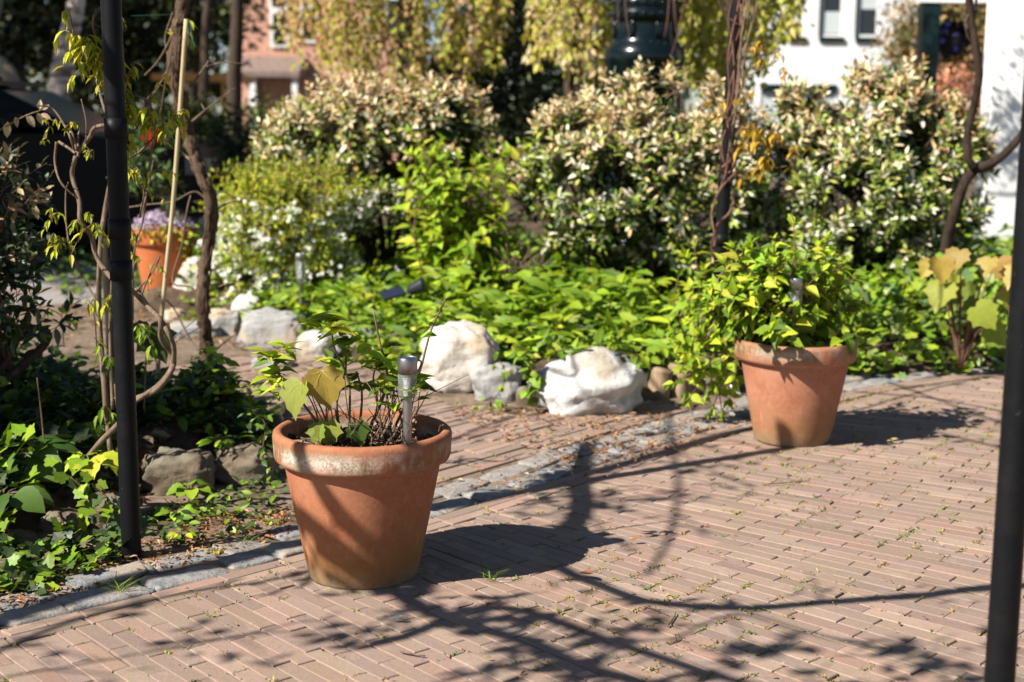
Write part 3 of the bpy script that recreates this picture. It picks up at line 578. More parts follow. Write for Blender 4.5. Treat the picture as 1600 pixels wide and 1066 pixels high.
scatter(fo, OVAL, np.array(nb), np.array(dr), np.array([(0.3, -1, .2)]*7), np.array([.055, .035, .05, .045, .035, .035, .03]), pal(r, 7, [(.42, .31, .18), (.50, .40, .26)]))
fo.build('leaves', M['leaf_silver'], t); st.build('stem', M['twig'], t, True)

# --- white flowering bush
r = np.random.default_rng(36); ft = P(440, 480, 9.1); t = thing('flowering_bush', 'yellow green bush covered in small white flowers behind the domed white stone', 'bush', ft)
fo, st, fl = MB(), MB(), MB(); LB = [lobe(440, 345, 9.1, 80, 70), lobe(400, 405, 9.0, 65, 70), lobe(485, 335, 9.2, 60, 65), lobe(475, 415, 9.1, 70, 65), lobe(370, 335, 9.2, 30, 45), lobe(545, 310, 9.2, 32, 32)]
shoots(r, fo, st, LB, 1000, 9, .06, LANCE, lambda n, t_, hz: pal(r, n, YG+YV+[(.50, .44, .04)]), .5, .17)
ctr = np.array([l[0] for l in LB]); rad = np.array([l[1] for l in LB]); n = 300; li = r.choice(6, n); u = sph(r, n, -.7); u[:, 1] = -np.abs(u[:, 1]); pc = ctr[li]+rad[li]*u*r.uniform(1.05, 1.3, (n, 1))
kk = pc[:, 2] < P(440, 305, 9.1).z; pc = pc[kk]; m = len(pc)*7; p7 = np.repeat(pc, 7, 0)+r.normal(0, .024, (m, 3)); scatter(fl, PETAL5, p7, sph(r, m), nrm(np.array([[-.4, -.9, .5]])+r.normal(0, .4, (m, 3))), r.uniform(.035, .052, m), pal(r, m, [(.86, .85, .80), (.80, .80, .70)], None, .05))
fo.build('foliage', M['leaf_thin'], t); st.build('stems', M['twig'], t); fl.build('flowers', M['petal'], t)

# --- light green shrub between left and middle silvery shrubs
r = np.random.default_rng(37)
def leafy(label, base, tips, d, seed, nodes, size, cols, name, category, grp=None, tm=POINTED, stemR=.005, w=None, spread=.25, mat='leaf_thin', start=.35):
    r = np.random.default_rng(seed); b0 = P(*base, d); t = thing(name, label, category, b0, grp); fo, st = MB(), MB(); B = []; T = []
    for px, py in tips:
        T.append(P(px, py, d+r.normal(0, spread))); B.append(np.array(b0)+np.append(r.normal(0, .06, 2), -.02))
    pairs(r, fo, st, B, T, nodes, size, tm, cols, w, stemR, .06, start=start); fo.build('foliage', M[mat], t); st.build('stems', M['twig_red'], t, True); return t
tp = [(r.uniform(625, 825), r.uniform(215, 420)) for _ in range(95)]+[(640, 205), (690, 225), (660, 250), (740, 250), (770, 262), (800, 235)]
leafy('light green leafy shrub between the left and middle silvery shrubs', (705, 470), [q_ for q_ in tp if (q_[1] > 225 or q_[0] < 700) and q_[1] < 300+(q_[0]-625)*1.2], 8.7, 38, 8, .115, YG, 'leafy_shrub', 'shrub', stemR=.007)
# --- pink-grey twiggy dry stems between the shrubs
r = np.random.default_rng(39); st = MB(); t = thing('dry_stems', 'clump of dry pale brown stems standing before the middle silvery shrub', 'dead stems', P(815, 450, 8.3))
for _ in range(26): a = P(r.uniform(785, 850), r.uniform(440, 455), 8.3); e = P(r.uniform(770, 870), r.uniform(380, 415), 8.3+r.normal(0, .1)); tube(st, [a, (a+e)/2+Vector(r.normal(0, .015, 3)), e], (.005, .003), 5, 4)
st.build('stems', M['twig'], t, True)

# --- ground cover of the back bed
r = np.random.default_rng(40); gc = MB()
RG = xy([(430, 525), (520, 556), (655, 608), (745, 612), (860, 606), (1000, 618), (1100, 610), (1180, 590), (1190, 470), (1000, 430), (620, 425), (500, 455), (380, 500)])
cover(r, gc, RG, back_z, 2000, LANCE, .11, GR+YG, (3, 3, 2, 2, 1, 1, 1, .5), (.0, .16), .8)
cover(r, gc, RG, back_z, 1800, IVY, .06, GR, None, (.0, .10), .6)
cover(r, gc, RG, back_z, 3200, WIDE, .115, GR+YG[:2], (2, 3, 3, 1, 2, 2), (.01, .15), .5)
cover(r, gc, RG, back_z, 4500, OVAL, .055, GR+YG+DK, (3, 3, 2, 2, 1, 1, 1, .6, 1, 1, 1, 1), (.0, .13), .6)
cover(r, gc, xy([(700, 570), (850, 556), (1000, 590), (1010, 540), (850, 480), (650, 470), (640, 540)]), back_z, 1200, WIDE, .14, GR+YG[:2], (1, 3, 3, .5, 2, 1), (.08, .22), .5)
tag(gc.build('ground_cover', M['leaf_thin']), kind='stuff')
fl = MB(); cover(r, fl, xy([(480, 490), (560, 500), (680, 490), (660, 460), (520, 455), (470, 470)]), lambda x, y: back_z(x, y)+.13, 90, PETAL5, .03, [(.85, .85, .8)], None, (.0, .05), .5); tag(fl.build('fallen_white_petals', M['petal']), kind='stuff')
IV = xy([(1190, 598), (1340, 596), (1450, 590), (1585, 580), (1720, 560), (1800, 480), (1500, 440), (1330, 450), (1200, 480)])
iv = MB(); cover(r, iv, IV, back_z, 6500, IVY, .06, GR+[(.22, .30, .07), (.30, .38, .04), (.14, .22, .08)], (2, 3, 3, .6, 2, 3, 1.5), (.02, .26), .7); tag(iv.build('ivy_carpet', M['leaf_gloss']), kind='stuff')
gc = MB(); cover(r, gc, xy([(290, 505), (430, 522), (430, 440), (260, 440)]), lambda x, y: np.asarray(back_z(x, y))+.03, 900, OVAL, .06, GR+YG, None, (.0, .14), .6); tag(gc.build('ground_cover', M['leaf_thin']), kind='stuff')
gc = MB(); cover(r, gc, xy([(120, 470), (1700, 470), (1900, 395), (0, 395)]), back_z, 5000, OVAL, .09, DK+GR[:2], None, (.0, .16), .6); tag(gc.build('bed_undergrowth', M['leaf']), kind='stuff')
# strands of green hanging over the rocks
def strand(label, pts, d, seed, n, size, cols, tm=IVY, name='ivy_strand', category='ivy', m='leaf_gloss', stemR=.0022, grp=None):
    r = np.random.default_rng(seed); pp = [P(a, b_, d if np.isscalar(d) else d[i]) for i, (a, b_) in enumerate(pts)]; t = thing(name, label, category, pp[0], grp); st, fo = MB(), MB(); c = tube(st, pp, stemR, 5, 6)
    idx = r.uniform(0, len(c)-1, n); k = idx.astype(int).clip(0, len(c)-2); p = c[k]+(c[k+1]-c[k])*(idx-k)[:, None]+r.normal(0, size*.35, (n, 3)); a = sph(r, n); a[:, 2] = a[:, 2]*.5-.35
    scatter(fo, tm, p, a, nrm(np.array([[-.25, -.8, .75]])+r.normal(0, .45, (n, 3))), size*r.uniform(.5, 1.2, n), pal(r, n, cols)); fo.build('leaves', M[m], t); st.build('stem', M['twig_red'], t, True); return t
strand('leafy strand hanging over the small grey rock left of the large white rock', [(770, 545), (790, 585), (775, 620), (740, 650)], 6.15, 41, 26, .05, GR+YG, OVAL, 'trailing_plant', 'plant', 'leaf')
strand('green leaves hanging between the small grey rock and the large white rock', [(800, 540), (830, 575), (832, 610)], 6.1, 42, 26, .06, GR, BROAD, 'trailing_plant', 'plant', 'leaf')
strand('leaves falling over the top of the large white rock', [(870, 548), (930, 545), (1000, 556)], 6.15, 43, 26, .085, GR, WIDE, 'trailing_plant', 'plant', 'leaf')
# daylily clump
r = np.random.default_rng(44); b0 = P(1385, 510, 8.2); t = thing('daylily_clump', 'clump of long grassy arching leaves right of the right pot', 'plant', b0); fo = MB(); n = 240
a = r.uniform(0, 6.28, n); ax = np.stack([np.cos(a)*.6, np.sin(a)*.6, r.uniform(.5, 1.3, n)], 1); scatter(fo, leaf_t([(.1, .03), (.35, .035), (.6, .03), (.82, .02)], .3, .55), np.array(b0)+np.column_stack([r.normal(0, .09, (n, 2)), np.zeros(n)]), ax, nrm(np.column_stack([-np.cos(a), -np.sin(a), np.ones(n)])), r.uniform(.22, .46, n), pal(r, n, GR+[(.18, .26, .03)])); fo.build('leaves', M['leaf'], t)
# maple sapling
r = np.random.default_rng(45); b0 = P(1500, 575, 7.05); t = thing('maple_sapling', 'maple sapling with large yellow bronze lobed leaves near the right edge', 'sapling', b0); fo, st = MB(), MB()
for px, py, s_, cl in ((1470, 405, .15, 1), (1500, 392, .14, 1), (1545, 405, .13, 1), (1480, 445, .18, 0), (1515, 455, .19, 0), (1450, 410, .12, 1), (1560, 410, .16, 1), (1530, 480, .17, 0), (1575, 450, .16, 0), (1550, 515, .16, 0), (1595, 420, .14, 1), (1500, 430, .15, 0), (1610, 460, .15, 0)):
    s_ *= .82; p = P(px+r.normal(0, 5), py, 7.0+r.normal(0, .12)); c = tube(st, [b0, b0.lerp(p, .6)+Vector((0, 0, .06)), p], (.006, .002), 6, 5)
    scatter(fo, MAPLE, np.array([p]), np.array([(r.normal(0, .6), -.5, -.6)]), nrm(np.array([(r.normal(-.3, .4), -.7, r.uniform(.4, 1.1))])), [s_], pal(r, 1, [(.36, .27, .05), (.44, .30, .08)] if cl else [(.32, .36, .05), (.38, .38, .05), (.26, .33, .04)]))
fo.build('leaves', M['leaf_thin'], t, True); st.build('stems', M['twig_red'], t, True)

# --- right pot plant
r = np.random.default_rng(46); tips = []
for _ in range(84):
    px, py = r.uniform(1085, 1345), r.uniform(385, 520)
    if ((px-1215)/135)**2+((py-470)/95)**2 < 1.05 and not (1205 < px < 1265 and 420 < py < 480): tips.append((px, py))
tips += [(1240, 350), (1290, 375), (1275, 355), (1170, 380), (1180, 375), (1130, 410), (1320, 420), (1350, 425), (1210, 375), (1090, 445), (1110, 480), (1340, 520), (1310, 525), (1180, 530), (1220, 545), (1160, 520), (1255, 520), (1200, 500), (1280, 500), (1130, 505)]
b0 = P(1240, 525, P2.y); b0.z = .352; t = thing('hydrangea_plant', 'lush light green leafy plant growing in the right terracotta pot', 'potted plant', b0); fo, st = MB(), MB()
T = [np.array(P(px, py, P2.y+r.normal(-.04, .12))) for px, py in tips]; Bs = [np.array(b0)+np.append(r.normal(0, .06, 2), 0) for _ in T]
pairs(r, fo, st, Bs, T, 5, .088, POINTED, YG+[(.12, .20, .02)], None, .004, .08, start=.4); fo.build('foliage', M['leaf_thin'], t); st.build('stems', M['twig_red'], t, True)
tips = [(1050, 600), (1065, 575), (1090, 590), (1075, 625), (1105, 620), (1120, 600), (1140, 625), (1110, 645), (1130, 655), (1085, 560), (1110, 555), (1140, 570), (1060, 540), (1150, 600), (1095, 520), (1130, 530), (1075, 500), (1050, 520)]
leafy('light green leafy branches sprawling low between the wood stump and the right pot', (1125, 545), tips, 5.95, 47, 3, .08, YG, 'sprawling_plant', 'plant', tm=POINTED, stemR=.0035, spread=.1)
tips = [(1070, 400), (1085, 385), (1060, 430), (1100, 420), (1080, 450), (1110, 460)]
leafy('young light green shoots left of the far black post', (1085, 520), tips, 6.5, 48, 3, .10, YG, 'young_shoots', 'plant', stemR=.004, spread=.1)
st = MB(); tube(st, [P(1085, 530, 6.4), P(1115, 450, 6.4), P(1140, 410, 6.4)], .005, 6); tube(st, [P(1105, 530, 6.35), P(1118, 500, 6.35)], .006, 6); tube(st, [P(1060, 500, 6.5), P(1085, 450, 6.5), P(1092, 415, 6.5)], .004, 6)
tag(st.build('bare_stick', M['twig'], None, True), 'bare brown sticks poking up beside the far black post', 'stick')
st = MB(); tube(st, [P(1090, 563, 6.1), P(1125, 590, 5.95), P(1160, 618, 5.82)], .006, 8); tag(st.build('white_cane', M['white_paint'], None, True), 'thin white cane leaning between the stump and the right pot', 'cane')

# --- front pot plant
r = np.random.default_rng(49); dp = P1.y; b0 = P(560, 690, dp); b0.z = .375; t = thing('hydrangea_plant', 'sparse woody plant sprouting in the front pot with bare twigs', 'potted plant', b0); fo, st = MB(), MB()
def Q(px, py, dd=0.0): return np.array(P(px, py, dp+dd))
for pts, R0, R1 in (([(520, 695), (480, 640), (455, 600), (430, 580)], .006, .004), ([(545, 695), (530, 640), (540, 580), (545, 540)], .006, .004), ([(545, 690), (538, 600), (520, 545), (515, 510)], .005, .003), ([(560, 695), (590, 640), (585, 590), (592, 560)], .005, .003),
        ([(570, 690), (605, 600), (590, 530), (580, 488)], .005, .004), ([(600, 690), (650, 590), (670, 520), (693, 466)], .006, .004), ([(590, 690), (630, 620), (655, 570), (648, 562)], .005, .003), ([(560, 695), (562, 620), (555, 580)], .006, .003), ([(600, 692), (612, 650), (640, 630), (728, 585)], .003, .0015), ([(520, 690), (500, 640), (470, 590)], .004, .003)):
    dd = r.normal(0, .06); tube(st, [Q(px+r.normal(0, 3), py, dd) for px, py in pts], (R0*.72, R1*.7), 7, 6, .15)
for _ in range(46):
    px = r.uniform(510, 640); a = Q(px, 694, r.normal(0, .06)); e = Q(px+r.normal(0, 40), r.uniform(565, 670), r.normal(0, .09)); tube(st, [a, (a+e)/2+r.normal(0, .02, 3), e], (.0024, .001), 5, 4)
for px, py, n, s_ in ((418, 560, 7, .055), (432, 585, 9, .062), (445, 548, 5, .05), (425, 610, 4, .055), (515, 500, 7, .06), (528, 520, 8, .06), (500, 510, 4, .055), (545, 535, 7, .05), (560, 555, 4, .045), (595, 560, 7, .055), (588, 580, 6, .05), (600, 605, 5, .055), (640, 600, 8, .06), (648, 620, 6, .045), (676, 515, 5, .04), (545, 590, 4, .06), (555, 610, 4, .06), (522, 565, 4, .05), (610, 625, 4, .045)):
    n = int(n*1.6); s_ *= 1.15; p = Q(px, py, r.normal(-.03, .04)); a = np.arange(n)*2.4+r.uniform(0, 6); X = np.stack([np.cos(a), np.sin(a)*.7, r.uniform(-.2, .8, n)], 1); scatter(fo, POINTED, np.tile(p, (n, 1))+r.normal(0, .012, (n, 3)), X, nrm(np.stack([-np.cos(a)*.4, -np.sin(a)*.4-.3, np.ones(n)], 1)+r.normal(0, .2, (n, 3))), s_*r.uniform(.7, 1.15, n), pal(r, n, YG+[(.10, .17, .02)]))
fo.build('foliage', M['leaf_thin'], t); st.build('stems', M['twig'], t, True)
t = thing('maple_seedling', 'maple seedling with drooping yellow lobed leaves in the front pot', 'seedling', Q(500, 700)); fo, st = MB(), MB()
for px, py, s_, cc, ex in ((503, 580, .105, (.38, .27, .05), .2), (470, 598, .10, (.26, .29, .05), -.35), (512, 660, .07, (.28, .30, .05), .1), (500, 665, .06, (.20, .26, .04), -.3), (556, 662, .06, (.08, .14, .02), .3)):
    p = Q(px, py, -.06); tube(st, [Q(505, 703, -.03), Q((px+505)/2+6, (py+690)/2, -.04), p], (.0025, .0015), 6); nn_ = nrm(np.array([(-.25+ex, -.75, .65)]))
    for T_, c_ in ((MAPLE, cc), (VEIN, [min(1, x*1.5) for x in cc])): scatter(fo, T_, np.array([p]), np.array([(ex, -.35, -.85)]), nn_, [s_], np.array([c_]))
fo.build('leaves', M['leaf_thin'], t, True); st.build('stems', M['twig_red'], t, True)

# --- tall pot: lilac flowers and a little standard tree with red flowers
r = np.random.default_rng(50); t = thing('lilac_flowers', 'mound of small lilac flowers in the tall orange pot', 'flowers', P3+Vector((0, 0, .46))); fl, fo = MB(), MB(); n = 520
a = r.uniform(0, 6.28, n); q_ = np.sqrt(r.uniform(0, 1, n)); ps = np.stack([P3.x+.21*q_*np.cos(a), P3.y+.21*q_*np.sin(a), .50+.10*(1-q_**2)+r.uniform(-.01, .035, n)], 1); scatter(fl, PETAL5, ps, sph(r, n), nrm(np.array([[-.2, -.5, .9]])+r.normal(0, .35, (n, 3))), r.uniform(.022, .034, n), pal(r, n, [(.62, .48, .74), (.72, .60, .80), (.52, .38, .66)]))
n = 240; a = r.uniform(0, 6.28, n); ps = np.stack([P3.x+.215*np.cos(a), P3.y+.215*np.sin(a), r.uniform(.44, .55, n)], 1); ps[:, 0] += np.where(np.cos(a) > .4, .02, 0); ps[:, 2] -= np.where(np.cos(a) > .5, r.uniform(0, .12, n), 0); scatter(fo, OVAL, ps, np.stack([np.cos(a), np.sin(a), r.normal(-.2, .4, n)], 1), nrm(np.array([[0, -.4, 1]])+r.normal(0, .4, (n, 3))), r.uniform(.025, .05, n), pal(r, n, GR+YG)); fl.build('flower_heads', M['petal'], t); fo.build('foliage', M['leaf'], t)
t = thing('camellia_tree', 'small ball headed evergreen with red flowers on a stick stem in the tall pot', 'small tree', P3+Vector((0, 0, .45))); fo, st, fl = MB(), MB(), MB(); cb = P(252, 268, P3.y)
tube(st, [P3+Vector((.02, 0, .42)), Vector((cb.x, cb.y, cb.z-.1))], .014, 8); shoots(r, fo, st, [(tuple(cb), (.19, .17, .22)), (tuple(cb+Vector((-.02, 0, .08))), (.15, .15, .2))], 170, 8, .085, LANCE, lambda n, t_, hz: pal(r, n, DK+[(.10, .18, .05), (.15, .24, .07)]), .2, .12, -.9)
for px, py in ((244, 211), (233, 217)):
    fl = MB()
    c = np.array(P(px, py, P3.y-.16)); n = 22; scatter(fl, OVAL, np.tile(c, (n, 1)), sph(r, n), sph(r, n), r.uniform(.05, .075, n), pal(r, n, [(.65, .015, .03), (.45, .02, .05)])); fl.build('red_flower', M['petal'], t)
fo.build('foliage', M['leaf_gloss'], t); st.build('trunk', M['twig'], t, True)
# --- left bed ground plants
r = np.random.default_rng(60); gc = MB()
LB1 = xy([(-260, 800), (150, 740), (240, 715), (420, 735), (418, 690), (330, 672), (180, 672), (40, 630), (-300, 600)])
cover(r, gc, LB1, left_z, 4600, WIDE, .085, DK+GR[:2], (3, 3, 3, 1, 1.5, 1), (.01, .17), .5)
cover(r, gc, LB1, left_z, 2600, OVAL, .05, GR+DK, None, (.02, .18), .6); tag(gc.build('ground_cover', M['leaf']), kind='stuff')
iv = MB(); cover(r, iv, xy([(-260, 920), (0, 838), (120, 800), (185, 770), (190, 740), (60, 750), (-260, 780)]), left_z, 650, IVY, .055, DK+GR+[(.13, .19, .03), (.06, .11, .04)], None, (.01, .12), .6)
cover(r, iv, xy([(300, 715), (425, 715), (425, 680), (335, 662), (300, 680)]), left_z, 500, OVAL, .05, GR+YG[:2], None, (.03, .20), .6); tag(iv.build('ivy_carpet', M['leaf_gloss']), kind='stuff')
n = 0
for lab, pts, dd, k, s_ in (('ivy strand hanging over the rock left of the front black post', [(150, 760), (175, 790), (165, 830), (190, 850)], 4.2, 26, .05), ('ivy strand trailing down over the kerb at the left edge', [(20, 880), (60, 900), (90, 930), (70, 955)], 3.85, 34, .05),
        ('ivy strand hanging in front of the left edge rock', [(90, 800), (110, 840), (120, 880), (105, 915)], 4.05, 34, .052), ('ivy strand curling round the foot of the front black post', [(190, 790), (205, 815), (215, 850), (222, 868)], 4.05, 16, .04),
        ('ivy strand reaching onto the kerb setts left of the black post', [(10, 905), (40, 935), (100, 945), (120, 925)], 3.75, 30, .048), ('ivy strand between the big leaves and the dark rock', [(110, 745), (140, 775), (130, 815)], 4.25, 24, .055),
        ('ivy strand on the far left below the big leaves', [(0, 800), (15, 840), (5, 880)], 4.05, 26, .055), ('green ivy strand beside the rim of the front pot', [(395, 640), (415, 665), (410, 710), (425, 735)], 4.6, 30, .05)):
    strand(lab, pts, dd, 61+n, k, s_*.85, GR+DK+[(.20, .29, .03), (.07, .12, .04)], IVY if n != 7 else OVAL, grp='ivy strands of the left bed'); n += 1
for lab, pts, k in (('ivy strand on the soil between the brown rocks and the kerb', [(240, 800), (285, 812), (330, 800), (370, 805)], 40), ('ivy strand over the kerb setts in front of the brown rocks', [(255, 850), (300, 842), (350, 838), (400, 815)], 34), ('ivy strand on the leaf litter behind the left kerb setts', [(60, 880), (110, 870), (160, 875), (200, 860)], 44)):
    q_ = [G(*a) for a in pts]; strand(lab, pts, [a.y for a in q_], 300+k, k, .033, GR+DK, IVY, grp='ivy strands of the left bed')
wd = MB(); cover(r, wd, xy([(215, 800), (330, 775), (430, 745), (445, 800), (330, 825), (230, 850)]), lambda x, y: np.maximum(left_z(x, y), 0), 200, OVAL, .034, GR+DK, None, (.004, .05), .5); cover(r, wd, xy([(-60, 930), (0, 880), (190, 850), (215, 872), (60, 930)]), lambda x, y: np.maximum(left_z(x, y), 0), 240, IVY, .036, GR+DK, None, (.004, .05), .5); tag(wd.build('low_weeds', M['leaf']), kind='stuff')
def rosette(label, px, py, d, n, size, cols, seed, tm=BROAD, name='leafy_plant', category='plant', up=.35, cat_m='leaf'):
    r = np.random.default_rng(seed); p = P(px, py, d); t = thing(name, label, category, p); fo, st = MB(), MB(); a = np.arange(n)*2.4+r.uniform(0, 6); e = np.stack([np.cos(a), np.sin(a), np.full(n, up)], 1)*size*r.uniform(.35, .6, (n, 1))
    for q_ in e: tube(st, [p-Vector((0, 0, size*.6)), p+Vector(q_)*.4, p+Vector(q_)], (.003, .002), 5, 4)
    scatter(fo, tm, np.array(p)+e, np.stack([np.cos(a), np.sin(a), r.normal(-.15, .2, n)], 1), nrm(np.stack([r.normal(-.1, .25, n), r.normal(-.3, .25, n), np.ones(n)], 1)), size*r.uniform(.7, 1.1, n), pal(r, n, cols)); fo.build('leaves', M[cat_m], t, True); st.build('stems', M['twig'], t, True)
rosette('plant with very large soft grey green leaves at the left edge of the bed', 25, 715, 4.5, 13, .15, [(.065, .13, .022), (.08, .15, .025), (.10, .17, .03)], 70)
rosette('large ribbed leaf plant low at the left edge', 0, 780, 4.2, 11, .13, [(.06, .12, .02), (.08, .14, .02)], 71)
rosette('lobed leaf plant sunlit left of the front black post', 140, 722, 4.4, 8, .085, YG, 72, MAPLE)
rosette('strawberry like three part leaves on the kerb at the left', 42, 880, 3.95, 6, .05, [(.12, .20, .03), (.16, .24, .04)], 73)
rosette('small plant with rounded leaves between the brown rocks right of the black post', 275, 800, 4.45, 9, .05, GR+YG, 74)
rosette('small yellow green weed at the kerb before the brown rocks', 285, 835, 4.2, 10, .035, YG, 75, OVAL)
rosette('weed with mottled leaves growing between two kerb setts', 335, 862, 4.1, 9, .03, YG+[(.3, .2, .03)], 76, OVAL)
rosette('small weed on the kerb close to the front pot', 425, 815, 4.4, 8, .028, GR+YG, 77, OVAL)
rosette('green leaves hanging beside the brown rocks', 300, 765, 4.6, 8, .06, GR, 78, BROAD)
rosette('sunlit leaves rising behind the brown rocks near the front pot', 340, 690, 5.0, 10, .06, GR+YG, 79, OVAL)
rosette('young leaves at the back corner of the left bed', 335, 592, 6.1, 9, .075, YG, 80, LANCE, up=.9)
rosette('pair of young shoots near the rim of the front pot', 390, 612, 5.8, 8, .065, YG, 81, LANCE, up=.9)
for i, (px, py, d, n, s_, lab) in enumerate(((188, 925, 3.80, 30, .045, 'green grass tuft growing at the kerb on the left'), (762, 910, 3.95, 14, .05, 'thin grass tuft on the bricks right of the front pot'), (1347, 688, 5.5, 16, .05, 'pale grass tuft right of the right pot'), (380, 848, 4.15, 14, .035, 'grass tuft between the setts near the front pot'))):
    r = np.random.default_rng(90+i); b = MB(); p = G(px, py); a = r.uniform(0, 6.28, n); scatter(b, BLADE, np.array(p)+np.column_stack([r.normal(0, .012, (n, 2)), np.zeros(n)]), np.stack([np.cos(a)*.5, np.sin(a)*.5, np.ones(n)], 1), nrm(np.stack([-np.cos(a), -np.sin(a), np.ones(n)*.4], 1)), s_*r.uniform(.6, 1.5, n), pal(r, n, GR+YG)); tag(b.build('grass_tuft', M['leaf_thin']), lab, 'grass')

# ------------------------------------------------------------------ climbing vines on and by the left posts
def vine(name, label, seed, d, strokes, clusters=(), m='bark_vine', category='vine', cols=YV, csize=.05, buds=True):
    """strokes: (pixel points, start radius, end radius, roughness[, depth]); clusters: (px, py, n, size) drooping young leaves"""
    r = np.random.default_rng(seed); first = strokes[0][0][0]; t = thing(name, label, category, P(*first, d)); main, side, fo = MB(), MB(), MB()
    for i, s in enumerate(strokes):
        dd = s[4] if len(s) > 4 else d; pp = [P(a, b_, dd+.03*math.sin(j*1.7+i)) for j, (a, b_) in enumerate(s[0])]; c = tube(main if s[3] > .12 else side, pp, (s[1], s[2]), 14 if s[3] > .12 else 7, 8, s[3], seed+i, fq=38 if s[3] > .3 else 14)
        if s[3] > .3:   # shaggy bark strips
            for _ in range(150):
                k = r.integers(2, len(c)-8); o = sph(r, 1)[0]*s[1]*.98; tube(main, [c[k]+o, c[k+3]+o*1.12, c[k+6]+o*1.05+r.normal(0, .007, 3)], (.005, .002), 5, 4)
    for px, py, n, s_ in clusters:
        s_ *= .85; p = np.array(P(px, py, d-.02)); m_ = 3
        n = int(n*1.4)
        for q_ in range(m_):
            tip = p+r.normal(0, s_*1.0, 3)+np.array([0, 0, -s_*.4]); c = tube(side, [p, (p+tip)/2+np.array([0, 0, s_*.5]), tip], (.002, .001), 5, 5); k = r.integers(2, len(c), n); a = r.uniform(0, 6.28, n)
            scatter(fo, DROOP, c[k], np.stack([np.cos(a)*.7, np.sin(a)*.7, r.uniform(-1.1, -.1, n)], 1), nrm(np.stack([np.cos(a), np.sin(a), np.full(n, .6)], 1)), s_*r.uniform(.7, 1.4, n), pal(r, n, cols))
    if main.n: main.build('trunk', M[m], t, True)
    if side.n: side.build('twigs', M['twig'], t, True)
    if fo.n: fo.build('young_leaves', M['leaf_thin'], t)
    return t
vine('wisteria', 'thick gnarled vine trunk with shaggy bark right of the front left post', 101, 6.2, [
    ([(292, -50), (285, 10), (277, 60), (275, 120), (288, 180), (300, 230), (315, 275), (330, 310), (328, 360), (320, 420), (316, 470), (322, 530), (331, 615)], .025, .027, .75),
    ([(285, 60), (275, 130), (272, 100)], .012, .006, .3),
    ([(298, 135), (320, 105), (330, 88)], .005, .003, 0), ([(318, 106), (345, 98), (385, 100)], .004, .002, 0), ([(300, 190), (330, 165), (368, 137)], .005, .002, 0), ([(320, 172), (312, 158)], .003, .002, 0),
    ([(310, 260), (285, 240), (275, 232)], .007, .004, 0), ([(330, 320), (305, 300), (270, 315), (230, 320), (195, 325)], .005, .003, 0), ([(335, 330), (355, 318), (375, 315), (385, 345)], .005, .002, 0), ([(330, 320), (345, 300), (365, 308)], .004, .002, 0),
    ([(315, 480), (300, 450), (270, 440), (285, 380), (292, 330), (298, 305)], .006, .003, 0), ([(320, 550), (300, 535), (270, 480), (245, 460)], .006, .003, 0), ([(325, 560), (345, 540), (370, 520)], .004, .002, 0), ([(322, 590), (300, 570), (300, 555)], .006, .003, 0), ([(320, 460), (350, 445), (380, 440)], .004, .002, 0), ([(330, 600), (345, 615), (350, 640)], .006, .004, 0), ([(322, 600), (310, 630)], .006, .004, 0),
    ([(278, 30), (262, 70), (245, 98), (226, 118)], .005, .003, 0), ([(285, 90), (262, 110), (245, 140), (230, 155)], .005, .003, 0), ([(270, 20), (258, 60), (262, 100), (250, 180)], .004, .002, 0)],
    [(295, 45, 3, .05), (380, 318, 2, .03)])
vine('wisteria_vine', 'smooth grey sinuous vine twisting round the front left post', 102, 4.45, [
    ([(118, 245), (113, 275), (124, 315), (126, 345), (143, 370), (152, 405), (180, 440), (200, 449), (222, 470), (245, 492), (262, 518), (272, 545), (268, 575), (250, 600), (225, 618), (190, 640)], .0072, .008, .13),
    ([(213, 450), (232, 480), (250, 500), (252, 530), (272, 560), (262, 590), (240, 612), (215, 622)], .007, .009, .13),
    ([(205, 640), (180, 668), (158, 690), (140, 712), (120, 735)], .009, .010, .13),
    ([(118, 240), (110, 215), (100, 195), (82, 170), (58, 165)], .005, .002, 0), ([(120, 235), (112, 205), (105, 200)], .004, .002, 0), ([(122, 245), (122, 215), (124, 205)], .005, .002, 0), ([(120, 240), (140, 215), (148, 200), (168, 195)], .008, .006, 0), ([(88, 222), (86, 255), (95, 285), (118, 308)], .004, .003, 0), ([(92, 222), (108, 232), (118, 240)], .005, .004, 0),
    ([(132, 240), (135, 195), (127, 155)], .003, .0015, 0), ([(132, 245), (145, 235), (146, 250)], .003, .002, 0), ([(107, 378), (103, 340), (103, 300), (107, 285)], .003, .002, 0),
    ([(110, 395), (125, 425), (145, 460), (160, 485)], .004, .003, 0), ([(190, 0), (160, -20), (175, 40), (190, 80), (195, 120)], .006, .004, 0), ([(152, 125), (160, 160), (170, 185), (195, 230), (200, 250)], .005, .004, 0), ([(213, 455), (235, 430), (250, 400), (240, 430)], .003, .001, 0), ([(222, 460), (235, 425), (247, 400)], .003, .001, 0)],
    [(80, 345, 5, .035), (88, 370, 5, .035), (102, 380, 4, .035), (118, 350, 4, .035), (145, 350, 4, .045), (140, 475, 4, .04), (165, 480, 4, .04), (75, 205, 3, .022), (92, 195, 3, .022), (102, 205, 3, .02), (122, 200, 3, .02), (130, 232, 2, .02), (138, 235, 3, .02)], 'twig')
